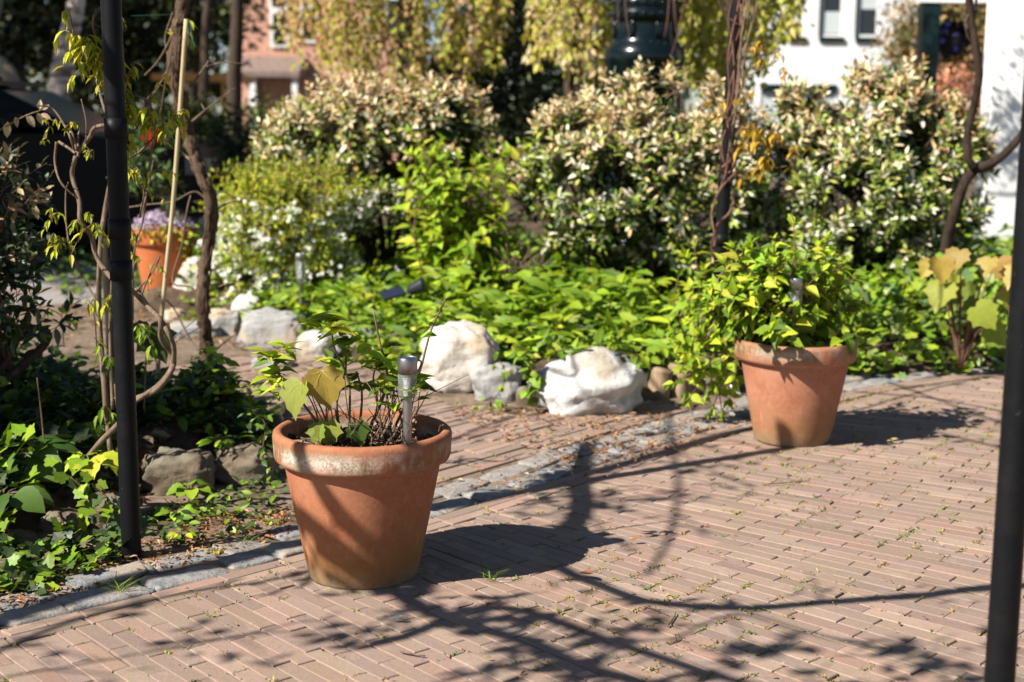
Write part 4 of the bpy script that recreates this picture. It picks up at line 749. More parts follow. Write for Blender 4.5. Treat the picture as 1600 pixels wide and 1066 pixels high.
vine('climber', 'slender brown stems climbing straight up just left of the front left post', 103, 4.7, [
    ([(172, 285), (165, 325), (158, 370), (155, 430), (155, 480), (158, 540), (163, 600), (168, 660)], .007, .010, .13), ([(176, 420), (172, 520), (176, 640)], .005, .006, 0), ([(152, 560), (148, 500), (142, 480)], .003, .002, 0), ([(168, 660), (172, 700), (178, 735)], .008, .009, .13), ([(180, 600), (186, 670), (182, 730)], .005, .005, 0)],
    [(160, 565, 3, .05), (215, 510, 5, .05), (172, 640, 3, .05), (158, 360, 3, .035)], 'twig', cols=YG+GR)
vine('young_vine', 'thin vine with yellow green drooping young leaves at the top of the front left post', 104, 4.12, [
    ([(196, -20), (182, 0), (170, 10), (173, 40), (185, 70), (192, 100), (193, 130), (190, 150)], .0055, .004, 0), ([(172, 5), (158, 12), (147, 25), (146, 45), (150, 60)], .004, .003, 0), ([(200, 140), (215, 150), (232, 158), (238, 180), (240, 210), (235, 250), (228, 290), (218, 340)], .0035, .003, 0), ([(232, 158), (225, 172), (220, 175)], .004, .003, 0), ([(190, 152), (205, 160)], .003, .002, 0), ([(240, 215), (228, 228), (215, 240), (203, 246)], .003, .003, 0)],
    [(115, 55, 6, .045), (122, 75, 6, .05), (135, 85, 6, .05), (150, 60, 5, .05), (150, 90, 6, .05), (145, 105, 5, .045), (186, 28, 3, .02), (198, 148, 5, .04), (200, 170, 6, .045), (215, 180, 6, .045), (215, 200, 5, .05), (190, 182, 5, .04), (245, 185, 4, .045), (255, 195, 4, .035), (270, 185, 4, .04), (285, 182, 4, .035), (205, 115, 3, .04), (205, 262, 4, .035), (222, 275, 4, .035), (235, 310, 2, .03)], 'twig', csize=.05)
vine('young_vine', 'thin red brown stem rising between the front left post and bamboo cane', 105, 4.9, [
    ([(228, 310), (222, 350), (212, 380), (208, 430), (208, 500)], .004, .003, 0), ([(240, 250), (232, 290), (220, 340)], .0035, .003, 0), ([(207, 500), (206, 560), (200, 600)], .003, .003, 0), ([(205, 355), (212, 375)], .002, .002, 0)],
    [(186, 352, 5, .032), (205, 360, 4, .03), (200, 395, 3, .025), (215, 400, 3, .025), (246, 420, 3, .025), (232, 440, 3, .02)], 'twig_red')
b = MB(); tube(b, [P(291, 30, 5.5), P(272, 300, 5.5), P(258, 440, 5.5), P(249, 540, 5.5), P(244, 640, 5.5)], (.0085, .0095), 12, 6); tag(b.build('bamboo_cane', M['cane'], None, True), 'tall tan bamboo cane leaning between the black post and the gnarled vine', 'cane')
r = np.random.default_rng(106); t = thing('sycamore_seedling', 'dark lobed leaf on a thin stalk right of the front left post', 'seedling', P(222, 640, 5.0)); fo, st = MB(), MB(); p = P(232, 515, 5.0); tube(st, [P(225, 640, 5.0), P(228, 570, 5.0), p], .003, 6); scatter(fo, MAPLE, np.array([p, p]), np.array([(.5, -.4, -.6), (-.8, -.3, -.3)]), nrm(np.array([(.1, -.7, .7), (0, -.6, .8)])), [.13, .09], np.array([(.05, .075, .015), (.05, .08, .02)])); fo.build('leaves', M['leaf_thin'], t); st.build('stalk', M['twig'], t, True)
t = thing('seedling', 'thin stemmed seedling with a few small leaves behind the front left post', 'seedling', P(100, 520, 5.6)); fo, st = MB(), MB(); tube(st, [P(100, 540, 5.6), P(97, 500, 5.6), P(98, 475, 5.6)], .002, 5); n = 9; scatter(fo, OVAL, np.array([P(a, b_, 5.6) for a, b_ in ((90, 480), (100, 472), (108, 478), (85, 485), (112, 492), (116, 500), (102, 495), (96, 478), (118, 494))]), np.array([(math.cos(a)*.8, -.2, -.6) for a in range(n)]), nrm(np.array([(.1, -.6, .7)]*n)), np.full(n, .04), pal(r, n, YG)); fo.build('leaves', M['leaf_thin'], t); st.build('stem', M['twig_red'], t, True)
st = MB(); tube(st, [P(58, 590, 4.6), P(64, 640, 4.6), P(70, 700, 4.6)], (.002, .003), 6); tag(st.build('thin_stem', M['twig_red'], None, True), 'single thin red brown stem standing in the left bed', 'stem')
b = MB(); tube(b, [P(200, 148, 4.17), P(170, 147, 4.13), P(158, 147, 4.15)], .0012, 5); tube(b, [P(158, 147, 4.15), P(150, 143, 4.14), P(146, 149, 4.14)], .0012, 5); tag(b.build('tie_wire', M['wire_green'], None, True), 'bright green plastic tie wire on the front left post', 'wire')
b = MB(); c0 = P(163, 32, 4.17); tube(b, [P(174, 22, 4.15), P(150, 20, 4.14), P(146, 33, 4.14), P(158, 42, 4.13), P(172, 30, 4.12), P(160, 22, 4.12), P(168, 14, 4.12)], .0022, 6); tag(b.build('cable_tie', M['black_plastic'], None, True), 'black tie knotted round the top of the front left post', 'tie')
b = MB(); tube(b, [P(205, 25, 5), P(290, 22, 6)], .0008, 4, 3); tube(b, [P(298, 35, 5.9), P(300, 60, 5.9), P(306, 74, 5.9)], .0016, 5); tag(b.build('tie_string', M['wire_green'], None, True), 'thin pale string tied between the post and the gnarled vine', 'string')
b = MB(); tube(b, [P(170, 600, 6.2), P(330, 500, 6.3)], .002, 5, 3); tube(b, [P(170, 612, 6.2), P(335, 475, 6.35)], .002, 5, 3); tag(b.build('guy_wire', M['black_steel'], None, True), 'two thin wires crossing low behind the front left post', 'wire')

# vines on the far right post
sx = lambda y: 1153-.066*y   # pixel line of the post
r = np.random.default_rng(110); stk = []
for i in range(6):
    o = r.normal(0, 7); y0 = r.uniform(-30, 10); y1 = r.uniform(250, 300); ys = np.linspace(y0, y1, 7); stk.append(([(sx(y)+o*(.5+.5*math.sin(y*.02+i))+r.normal(0, 3)+10*math.sin(y*.028+i*2.1), y) for y in ys], r.uniform(.0025, .005), r.uniform(.0025, .005), .13, 6.65+r.normal(0, .04)))
for i in range(5):
    o = 14+r.uniform(0, 22); ys = np.linspace(-20, r.uniform(120, 250), 6); stk.append(([(sx(y)+o*(1-max(y, 0)/260)+r.normal(0, 2), y) for y in ys], .004, .003, 0, 6.6))
stk += [([(1128, 262), (1148, 250), (1140, 270), (1120, 265)], .007, .006, .13, 6.66), ([(1110, 270), (1125, 258)], .006, .003, 0, 6.62), ([(1144, 300), (1146, 318), (1138, 335), (1122, 350), (1118, 370), (1115, 395)], .007, .006, .13, 6.63), ([(1120, 305), (1112, 335), (1116, 365), (1112, 385), (1120, 420)], .006, .005, .13, 6.63), ([(1150, 270), (1130, 290), (1118, 310)], .006, .006, .13, 6.62),
        ([(1140, 220), (1170, 200), (1200, 210)], .003, .002, 0, 6.6), ([(1150, 130), (1185, 110), (1215, 95)], .003, .002, 0, 6.6), ([(1138, 190), (1100, 130), (1060, 140), (1040, 155)], .003, .002, 0, 6.6), ([(1145, 240), (1190, 262), (1230, 260)], .003, .002, 0, 6.6), ([(1155, 40), (1130, 20), (1120, -10)], .004, .003, 0, 6.6)]
vine('wisteria_vine', 'tangle of thin reddish bare vines wound round the far black post', 111, 6.6, stk, [(1180, 205, 5, .06), (1200, 215, 5, .06), (1185, 250, 5, .055), (1215, 225, 5, .06), (1165, 160, 3, .05), (1115, 185, 3, .06), (1195, 75, 4, .05), (1190, 95, 4, .05), (1225, 115, 4, .04), (1185, 265, 4, .055), (1240, 235, 4, .055), (1170, 225, 4, .055)], 'twig_red', cols=[(.60, .36, .03), (.46, .25, .02), (.66, .45, .05), (.34, .22, .03)])
t = vine('woody_vine', 'dark woody trunk forking beside the white house wall at the right', 112, 8.3, [
    ([(1512, -40), (1516, 20), (1524, 75), (1530, 120), (1522, 165), (1512, 205), (1512, 245), (1522, 262)], .022, .024, .2), ([(1640, 160), (1600, 208), (1570, 240), (1545, 258), (1520, 268), (1505, 290), (1492, 330), (1480, 375), (1470, 440)], .022, .034, .2), ([(1515, 20), (1508, 35), (1512, 60)], .004, .002, 0), ([(1524, 20), (1527, -20)], .008, .007, .2), ([(1505, 30), (1512, 45)], .003, .002, 0)], (), 'bark_black')

# ------------------------------------------------------------------ overhead: vine and leaves trained above the frame, seen by its shadows
r = np.random.default_rng(120); can, cl = MB(), MB()
def over(pts, z, R0, R1=None, twigs=0, leaves=0, zg=0.0):
    pp = [np.array(up_sun(G(px, py, zg), z+.12*math.sin(i*1.3))) for i, (px, py) in enumerate(pts)]; c = tube(can, pp, (R0, R1 or R0), 7, 8, .15, len(pp))
    for _ in range(twigs):
        k = r.integers(1, len(c)-1); d = r.normal(0, 1, 3)*np.array([1, 1, .5]); e = c[k]+nrm(d)*r.uniform(.1, .35); m = (c[k]+e)/2+r.normal(0, .03, 3); cc = tube(can, [c[k], m, e], (.005, .002), 5, 4)
        if leaves:
            n = leaves; j = r.integers(len(cc)//2, len(cc), n); scatter(cl, OVAL, cc[j]+r.normal(0, .03, (n, 3)), sph(r, n), nrm(sph(r, n)+np.array([0, 0, .8])), r.uniform(.04, .09, n), pal(r, n, YG))
over([(1680, 905), (1600, 915), (1540, 918), (1440, 930), (1300, 940), (1180, 950), (1080, 947), (1000, 937), (940, 915), (890, 895), (850, 870)], 2.05, .024, .018, 6, 2)
over([(860, 850), (898, 815), (908, 785), (905, 755), (912, 715), (920, 690)], 2.1, .036, .028, 0)
over([(790, 800), (850, 805), (905, 785), (960, 762), (1010, 760)], 2.4, .008, .004, 7, 5); over([(800, 770), (860, 770), (905, 765), (950, 740), (1040, 720)], 2.4, .008, .004, 7, 4); over([(905, 790), (930, 812), (950, 850)], 2.4, .007, .004, 3, 4)
over([(560, 870), (610, 915), (660, 950), (720, 972), (830, 1005), (900, 1038), (1000, 1065), (1100, 1085)], 2.05, .026, .018, 16, 6)
over([(590, 1004), (640, 992), (700, 965), (760, 950), (830, 958), (950, 1000), (1100, 1050), (1230, 1085)], 2.1, .022, .014, 16, 6)
over([(1050, 1000), (1150, 960), (1250, 985), (1350, 1010), (1500, 1040), (1600, 1060)], 2.5, .008, .005, 12, 8); over([(700, 1060), (800, 1040), (900, 1010), (980, 1000)], 2.3, .008, .005, 8, 9)
for a in ([(1310, 650), (1440, 612), (1580, 578), (1700, 540)], [(1335, 612), (1450, 622), (1580, 645), (1700, 670)], [(1390, 598), (1480, 630), (1580, 668)], [(1400, 660), (1500, 684), (1640, 720)], [(1350, 590), (1480, 585), (1640, 600)]): over(a, 2.4, .009, .007, 3, 2)
over([(-120, 1000), (0, 968), (120, 932), (240, 900), (360, 874), (470, 848), (560, 828)], 2.35, .05, .05, 3, 1); over([(-60, 1040), (140, 962), (300, 925), (430, 905), (600, 862)], 2.45, .012, .010, 6, 4); over([(0, 1060), (200, 1025), (330, 1000), (420, 985)], 2.4, .006, .004, 8, 4)
over([(640, 800), (760, 780), (900, 745), (1020, 712), (1130, 680), (1240, 655)], 2.35, .030, .030, 4, 2); over([(700, 690), (790, 655), (880, 628), (960, 640), (1010, 600)], 2.4, .010, .008, 5, 3)
over([(1040, 610), (1050, 690), (1060, 760), (1045, 840), (1010, 900)], 2.7, .010, .008, 6, 4); over([(1180, 760), (1120, 740), (1060, 700), (1150, 690), (1230, 720)], 2.6, .006, .004, 9, 5)
for pts, R in (([(470, 690), (505, 765), (560, 835), (610, 890), (640, 920)], .026), ([(440, 815), (490, 850), (540, 885), (580, 918)], .018), ([(455, 860), (500, 885), (540, 915)], .012)):    # the branches whose shadows cross the front pot
    pp = [np.array(up_sun(P(px, py, P1.y-.19), 2.15)) for px, py in pts]; tube(can, pp, R, 8, 8, .15, 3)
t = thing('climbing_vine', 'bare and budding vine trained overhead above the driveway', 'vine', up_sun(G(700, 900), 2.3)); can.build('branches', M['bark_vine'], t, True); cl.build('leaves', M['leaf_thin'], t)

# ------------------------------------------------------------------ litter on the ground
r = np.random.default_rng(130)
mo = MB(); cr = np.concatenate(CORN); sel = cr[(cr[:, 1] < 9)]; sel = sel[np.array([noise.noise((a*1.3, b_*1.3, 4)) for a, b_ in sel[:, :2]])+r.normal(0, .35, len(sel)) > .30]; sel = sel[r.permutation(len(sel))[:5500]]; m = 12
ps = np.repeat(sel, m, 0); ps[:, :2] += r.normal(0, .016, (len(ps), 1))*np.repeat(np.where(r.uniform(0, 1, (len(sel), 1)) < .6, np.array([[.72, -.69]]), np.array([[.69, .72]])), m, 0)+r.normal(0, .003, (len(ps), 2)); ps[:, 2] = -.001+r.uniform(-.004, .005, len(ps)); ax = sph(r, len(ps), .0); scatter(mo, QUAD, ps, ax, sph(r, len(ps)), r.uniform(.006, .0125, len(ps)), np.repeat(pal(r, len(sel), [(.28, .30, .03), (.18, .24, .03), (.38, .28, .05), (.30, .16, .05), (.12, .17, .03)]), m, 0)); tag(mo.build('moss_in_joints', M['leaf']), kind='stuff')
li = MB()
def litter(poly, n, z, s0, s1, cols):
    p = np.array(poly); q_ = r.uniform(p.min(0), p.max(0), (n*4, 2)); q_ = q_[sdist(poly, q_[:, 0], q_[:, 1]) > 0][:n]; k = len(q_); zz = (np.asarray(left_z(q_[:, 0], q_[:, 1])) if z == 'L' else z)+r.uniform(.004, .014, k); a = r.uniform(0, 6.28, k)
    zz = np.maximum(zz, .004); scatter(li, leaf_t([(.3, .2), (.7, .2)], .3, .3), np.column_stack([q_, zz]), np.stack([np.cos(a), np.sin(a), r.normal(0, .25, k)], 1), nrm(np.stack([r.normal(0, .35, k), r.normal(0, .35, k), np.ones(k)], 1)), r.uniform(s0, s1, k), pal(r, k, cols))
RL = [(.36, .15, .05), (.28, .11, .04), (.42, .22, .09), (.20, .10, .05), (.44, .30, .16)]
litter(xy([(0, 960), (460, 835), (470, 790), (330, 800), (210, 850), (-60, 930)]), 900, 'L', .008, .028, RL); litter(xy([(150, 800), (430, 740), (430, 680), (150, 700)]), 260, 'L', .03, .08, [(.16, .10, .06), (.26, .16, .08), (.10, .07, .05)])
litter(xy([(640, 640), (1130, 640), (1180, 605), (1080, 700), (900, 750), (700, 640)]), 800, .002, .010, .032, RL); litter(xy([(700, 800), (1150, 665), (1150, 640), (690, 770)]), 300, .006, .008, .025, RL); litter(DRIVE[1:6]+[(4, 3), (-2, 3)], 700, 0, .006, .018, RL+[(.4, .3, .12)]); litter(PATH, 260, .001, .01, .03, RL)
litter(xy([(100, 520), (480, 560), (480, 500), (100, 460)]), 300, .01, .02, .06, RL); tag(li.build('leaf_litter', M['leaf']), kind='stuff')
def bigleaf(px, py, s_, c, label, ang=0.0):
    b = MB(); p = G(px, py, .012); scatter(b, leaf_t([(.2, .14), (.5, .2), (.8, .14)], .35, -.15), np.array([p]), np.array([(math.cos(ang), math.sin(ang), .08)]), np.array([(0, -.15, 1.)]), [s_], np.array([c])); return tag(b.build('fallen_leaf', M['leaf']), label, 'leaf', 'fallen leaves on the bricks')
bigleaf(905, 895, .062, (.36, .14, .07), 'rust brown fallen leaf lying on the bricks right of the front pot', -.9); bigleaf(985, 845, .035, (.36, .15, .05), 'small orange fallen leaf beyond the shadow of the front pot', .3); bigleaf(610, 968, .035, (.20, .27, .28), 'pale blue grey scrap on the bricks below the front pot', .2); bigleaf(945, 950, .03, (.40, .24, .06), 'small yellow brown fallen leaf near the dark twig', .6); bigleaf(1385, 690, .05, (.4, .32, .14), 'pale straw leaf right of the right pot', .1); bigleaf(208, 862, .06, (.34, .16, .08), 'brown fallen leaf at the foot of the front left post', 1.4)
for pts, R, lab in (([(1043, 978), (1052, 966), (1056, 957)], .0028, 'short dark twig lying on the bricks'), ([(1003, 945), (1030, 955), (1045, 962)], .0018, 'thin curved twig beside the short dark twig'), ([(626, 1018), (645, 1022), (664, 1025)], .003, 'pale broken twig on the bricks near the bottom edge'), ([(1195, 757), (1240, 753), (1265, 751)], .0022, 'straight brown twig on the bricks left of the shadow of the right pot'), ([(212, 868), (232, 893), (252, 898)], .0018, 'thin pale stalk lying across a kerb sett'), ([(717, 950), (735, 945), (740, 942)], .002, 'tiny twig on the bricks below the front pot')):
    b = MB(); tube(b, [G(px, py, .007) for px, py in pts], (R, R*.6), 6, 5, .2); tag(b.build('twig', M['twig'], None, True), lab, 'twig', 'twigs on the bricks')
# ================================================================== BEYOND THE GARDEN
def wall(b, x0, x1, y, z0, z1, th=.25): box(b, (x0, y, z0), (x1, y+th, z1))
def zpx(py, d, px=800): return P(px, py, d).z
# --- dark car parked at the left
cx1, cy = PX(335, 12.6), 12.4; t = thing('parked_car', 'black car parked in the shade behind the left vines', 'car', (cx1-2.3, cy+.9, 0))
def profile(b, pts, y0, y1, inset=0.0):
    n = len(pts); V = [(x, y0+(inset if z > 1.05 else 0), z) for x, z in pts]+[(x, y1-(inset if z > 1.05 else 0), z) for x, z in pts]; c0, c1 = len(V), len(V)+1; mx = sum(p[0] for p in pts)/n; mz = sum(p[1] for p in pts)/n
    V += [(mx, y0, mz), (mx, y1, mz)]; b.add(V, [(c0, i, (i+1) % n) for i in range(n)]+[(c1, n+(i+1) % n, n+i) for i in range(n)], [(i, n+i, n+(i+1) % n, (i+1) % n) for i in range(n)])
def arch(xc, R, z=.34): return [(xc+R*math.cos(a), z+R*math.sin(a)) for a in np.linspace(0, math.pi, 9)]
X = lambda u: cx1-u
body = [(X(.05), .35), (X(.0), .55), (X(.02), .78), (X(.15), .92), (X(.55), 1.0), (X(1.2), 1.06)]+[(X(4.4), 1.06), (X(4.55), .9), (X(4.6), .4)]+[(x, z) for x, z in [(X(4.1), .28)]]+arch(X(3.75), -.38)[::1]+[(X(3.2), .26), (X(1.35), .26)]+arch(X(.85), -.38)[::1]
b = MB(); profile(b, body, cy, cy+1.8); o = b.build('car_body', M['car_paint'], t); md = o.modifiers.new('bevel', 'BEVEL'); md.width = .05; md.segments = 3; md.limit_method = 'ANGLE'
b = MB(); profile(b, [(X(1.15), 1.055), (X(1.5), 1.26), (X(1.85), 1.43), (X(2.6), 1.5), (X(3.6), 1.47), (X(4.1), 1.3), (X(4.4), 1.055)], cy+.06, cy+1.74, .12); o = b.build('car_cabin', M['car_glass'], t); md = o.modifiers.new('bevel', 'BEVEL'); md.width = .04; md.segments = 3
b = MB(); box(b, (X(3.9), cy+.22, 1.47), (X(1.9), cy+1.58, 1.515)); b.build('roof', M['car_paint'], t)
for yy in (cy+.02, cy+1.62):
    for xc in (X(.85), X(3.75)):
        b = MB(); tube(b, [(xc, yy, .33), (xc, yy+.16, .33)], .33, 28, 2); wl = b.build('wheel', M['rubber'], t, True); b = MB(); tube(b, [(xc, yy-.01, .33), (xc, yy+.05, .33)], .2, 20, 2); rm = b.build('rim', M['steel'], t, True)
b = MB(); box(b, (X(.22), cy-.015, .72), (X(.0), cy+.25, .86)); b.build('headlight', M['lens'], t)
b = MB(); box(b, (X(1.75), cy-.16, 1.08), (X(1.6), cy-.0, 1.22)); o = b.build('wing_mirror', M['car_paint'], t); md = o.modifiers.new('bevel', 'BEVEL'); md.width = .03; md.segments = 2

# --- trees and hedges
def tree(name, label, trunk, R, crown, n, size, cols, seed, d, m='bark_dark', w=None, tm=QUAD, grp=None, droop=0.0, fm='leaf_far', cl=14):
    """trunk through pixel points; crown of leaf clumps in several ellipsoids"""
    r = np.random.default_rng(seed); base = P(*trunk[0], d) if trunk else Vector(crown[0][0]); foot = Vector((base.x, base.y, 0)); t = thing(name, label, 'tree' if 'hedge' not in name else 'hedge', foot, grp); br, fo = MB(), MB()
    if trunk:
        pp = [foot-Vector((0, 0, .2))]+[P(px, py, d) for px, py in trunk]
        if crown: pp.append(Vector(crown[0][0]))
        tube(br, pp, (R, R*.55), 12, 6, .18, seed)
        for c, e in crown:
            for _ in range(4): q_ = np.array(c)+np.array(e)*sph(r, 1)[0]*.75; s = np.array(pp[-2]); tube(br, [s, (s+q_)/2+r.normal(0, .15, 3), q_], (R*.35, R*.08), 6, 5, .15)
    if crown and n:
        C = np.array([c for c, _ in crown], float); E = np.array([e for _, e in crown], float); wt = E[:, 0]*E[:, 2]; li_ = r.choice(len(C), n, p=wt/wt.sum()); u = sph(r, n); ctr = C[li_]+E[li_]*u*(r.uniform(.15, 1, (n, 1))**.5)
        ps = np.repeat(ctr, cl, 0)+r.normal(0, size*1.5, (n*cl, 3)); ax = sph(r, n*cl); ax[:, 2] -= droop
        scatter(fo, tm, ps, ax, nrm(sph(r, n*cl)+np.array([-.3, -.5, .6])), size*r.uniform(.6, 1.3, n*cl), np.repeat(pal(r, n, cols, w, .25), cl, 0)*r.uniform(.75, 1.25, (n*cl, 1))); fo.build('crown', M[fm], t)
    if br.n: br.build('trunk', M[m], t, True)
    return t
def ell(px, py, d, rx, rz, ry=None): return (np.array(P(px, py, d)), (wpx(rx, d), wpx(ry or rx, d), wpx(rz, d)))
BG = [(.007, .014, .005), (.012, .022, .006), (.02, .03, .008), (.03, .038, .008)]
tree('evergreen_tree', 'dark evergreen tree in the top left corner', [(20, 120), (25, 60)], .22, [ell(20, 20, 24, 110, 90), ell(-60, 60, 24, 90, 90), ell(60, -60, 24, 120, 90)], 420, .22, BG+[(.08, .09, .02)], 201, 24)
tree('evergreen_tree', 'dark evergreen tree behind the pale birch trunk', [(180, 150), (185, 60)], .25, [ell(170, 40, 27, 110, 100), ell(230, -30, 27, 120, 110), ell(140, 120, 27, 90, 60)], 440, .22, BG+[(.12, .12, .02), (.07, .09, .015)], 202, 27)
tree('evergreen_tree', 'dark green tree between the bamboo cane and the dark trunk', [(300, 130), (305, 60)], .22, [ell(310, 10, 30, 90, 80), ell(350, -60, 30, 120, 80)], 200, .2, BG+[(.12, .13, .03), (.16, .16, .03)], 203, 30)
tree('birch_tree', 'pale birch trunk slanting up at the top left', [(92, 165), (100, 90), (108, 55), (118, 10), (126, -60)], .17, [ell(140, -330, 20, 180, 130)], 90, .1, GR, 204, 20, 'birch')
tree('slim_tree', 'two slim brown trunks at the far left behind the car roof', [(26, 165), (16, 120), (2, 100), (-15, 70)], .12, [ell(-60, -150, 19, 100, 90)], 60, .12, BG, 205, 19, 'bark_grey')
tree('slim_tree', 'straight dark trunk with a grey base before the brick house', [(366, 190), (366, 120), (370, 50), (371, -60)], .11, [ell(370, -330, 18, 170, 120)], 90, .1, GR, 206, 18, 'bark_dark')
tree('slim_tree', 'thin dark trunk right of the orange timber shelter', [(318, 170), (320, 110), (322, 40), (330, -60)], .09, [ell(330, -300, 22, 150, 110)], 60, .1, GR, 207, 22, 'bark_dark')
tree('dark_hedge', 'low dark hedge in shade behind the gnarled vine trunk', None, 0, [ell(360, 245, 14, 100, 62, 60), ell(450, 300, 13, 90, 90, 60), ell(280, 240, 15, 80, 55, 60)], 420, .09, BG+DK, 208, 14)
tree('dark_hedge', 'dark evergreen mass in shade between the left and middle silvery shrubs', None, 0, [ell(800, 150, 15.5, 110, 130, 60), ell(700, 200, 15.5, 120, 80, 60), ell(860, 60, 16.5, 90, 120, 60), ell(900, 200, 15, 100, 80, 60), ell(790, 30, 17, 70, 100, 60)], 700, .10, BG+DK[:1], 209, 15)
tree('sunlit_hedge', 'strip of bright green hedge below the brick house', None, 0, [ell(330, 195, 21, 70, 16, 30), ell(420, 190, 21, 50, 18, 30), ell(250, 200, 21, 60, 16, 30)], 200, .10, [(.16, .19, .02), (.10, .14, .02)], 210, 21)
# weeping trees
def weeping(label, x0, x1, top, seed, d, n, lows, cols, w=None, trunk=None, depth=1.2, step=.075):
    r = np.random.default_rng(seed); c = P((x0+x1)/2, 0, d); t = thing('weeping_tree', label, 'tree', (c.x, d, 0)); st, fo, br = MB(), MB(), MB(); A = []; X_ = []; Cc = []
    for _ in range(n):
        px = r.uniform(x0, x1)
        if noise.noise((px*.035, seed, 0)) < -.05 and r.uniform() < .8: continue
        lo = np.interp(px, [a for a, _ in lows], [b_ for _, b_ in lows])-abs(r.normal(0, 30)); a = P(px, lo, d+r.uniform(-depth, depth)); zt = zpx(top, d)+r.uniform(-.3, .5); ph = r.uniform(0, 6, 2)
        m = max(int((zt-a.z)/step), 2); z = np.linspace(zt, a.z, m); off = .10*np.sin(z*1.7+ph[0]); L = np.column_stack([a.x+off+.06*np.sin(z*5+ph[1]), np.full(m, a.y)+.1*np.cos(z*2+ph[0]), z]); tube(st, L[::3] if m > 6 else L, (.006, .002), 4, 2)
        cc = pal(r, 1, cols, w, .15)[0]
        for k in range(3): A.append(L+r.normal(0, .03, L.shape)); X_.append(np.column_stack([r.normal(0, .6, (m, 2)), np.full(m, -.8)])); Cc.append(np.where(r.uniform(0, 1, (m, 1)) < .6, cc, pal(r, m, cols, w, .15)))
    A, X_, Cc = map(np.concatenate, (A, X_, Cc)); scatter(fo, OVAL1, A, X_, nrm(np.array([[-.4, -.8, .4]])+r.normal(0, .45, A.shape)), r.uniform(.05, .10, len(A)), Cc)
    if trunk:
        tube(br, [(P(*trunk[0], d).x, d, -.1)]+[P(*q_, d) for q_ in trunk], (.13, .09), 12, 6, .2, seed); tp = P(*trunk[-1], d)
        for _ in range(10): e = P(r.uniform(x0, x1), top, d+r.uniform(-depth, depth)); tube(br, [tp, (tp+e)/2+Vector((0, 0, .3)), e], (.05, .01), 7, 6)
        br.build('trunk', M['bark_dark'], t, True)
    fo.build('hanging_foliage', M['leaf_thin'], t); st.build('hanging_twigs', M['twig_red'], t); return t
WC = [(.50, .42, .07), (.58, .34, .18), (.40, .40, .05), (.62, .42, .27), (.44, .24, .11)]
weeping('weeping tree with pinkish yellow hanging foliage behind the left silvery shrub', 430, 790, -260, 221, 15, 190, [(430, 60), (480, 100), (560, 130), (700, 130), (760, 110), (790, 105)], WC, (3, 1.6, 3, 1.2, 1), [(638, 130), (635, 60), (640, -40), (650, -250)])
weeping('weeping tree with pale yellow hanging foliage left of the dark iron column', 835, 955, -260, 222, 13.2, 85, [(835, 60), (850, 110), (880, 90), (910, 130), (950, 130)], [(.54, .48, .08), (.60, .44, .2), (.44, .44, .06), (.62, .52, .28)], None, [(905, 200), (900, 60), (930, -250)], .6)
weeping('weeping tree with bright yellow green hanging leaves between the iron column and the white house', 1062, 1235, -260, 223, 12.6, 130, [(1062, 110), (1100, 140), (1150, 150), (1190, 110), (1235, 60)], [(.52, .52, .05), (.58, .46, .16), (.44, .47, .04), (.60, .54, .18)], None, None, .6)
r = np.random.default_rng(224); st = MB(); t = thing('hanging_twigs', 'few bare hanging twigs in front of the dark iron column', 'twigs', P(1000, 0, 11.2))
for a in ([(975, -60), (978, 20), (984, 60)], [(1048, -60), (1044, 20), (1038, 60)], [(1050, -60), (1054, 20), (1060, 70)], [(1078, -40), (1062, 40), (1048, 90)], [(960, -60), (965, 0), (966, 50)]): tube(st, [P(*q_, 11.2) for q_ in a], (.006, .003), 5, 6)
st.build('twigs', M['twig_red'], t, True)
tree('clipped_hedge', 'mottled olive and brown hedge seen through the white porch', None, 0, [ell(1505, 60, 19, 80, 75, 40), ell(1440, 60, 19, 50, 70, 40), ell(1560, 20, 19, 60, 60, 40), ell(1410, 90, 19.5, 28, 60, 30)], 520, .085, [(.22, .18, .04), (.34, .20, .07), (.15, .15, .04), (.06, .07, .02), (.42, .25, .11)], 225, 19)
tree('red_hedge', 'salmon red leaved low hedge under the hanging basket', None, 0, [ell(1500, 165, 17, 70, 55, 40), ell(1440, 190, 17, 50, 50, 40), ell(1560, 200, 17, 50, 60, 40)], 380, .075, [(.55, .18, .11), (.46, .15, .08), (.60, .26, .16), (.2, .12, .05)], 226, 17)
# distant wood
r = np.random.default_rng(227); fo = MB(); n = 9000; ps = np.column_stack([r.uniform(-34, 34, n), r.uniform(48, 58, n), r.uniform(-.5, 14, n)]); kk = (np.array([noise.noise((a*.12, c*.2, 3)) for a, _, c in ps])+r.normal(0, .1, n) > -.28); ps = ps[kk]; n = len(ps); scatter(fo, QUAD, ps, sph(r, n), nrm(sph(r, n)+np.array([-.4, -.6, .5])), r.uniform(.7, 1.5, n), pal(r, n, BG+[(.07, .09, .02)], None, .3)); tag(fo.build('distant_wood', M['leaf_far']), kind='stuff')

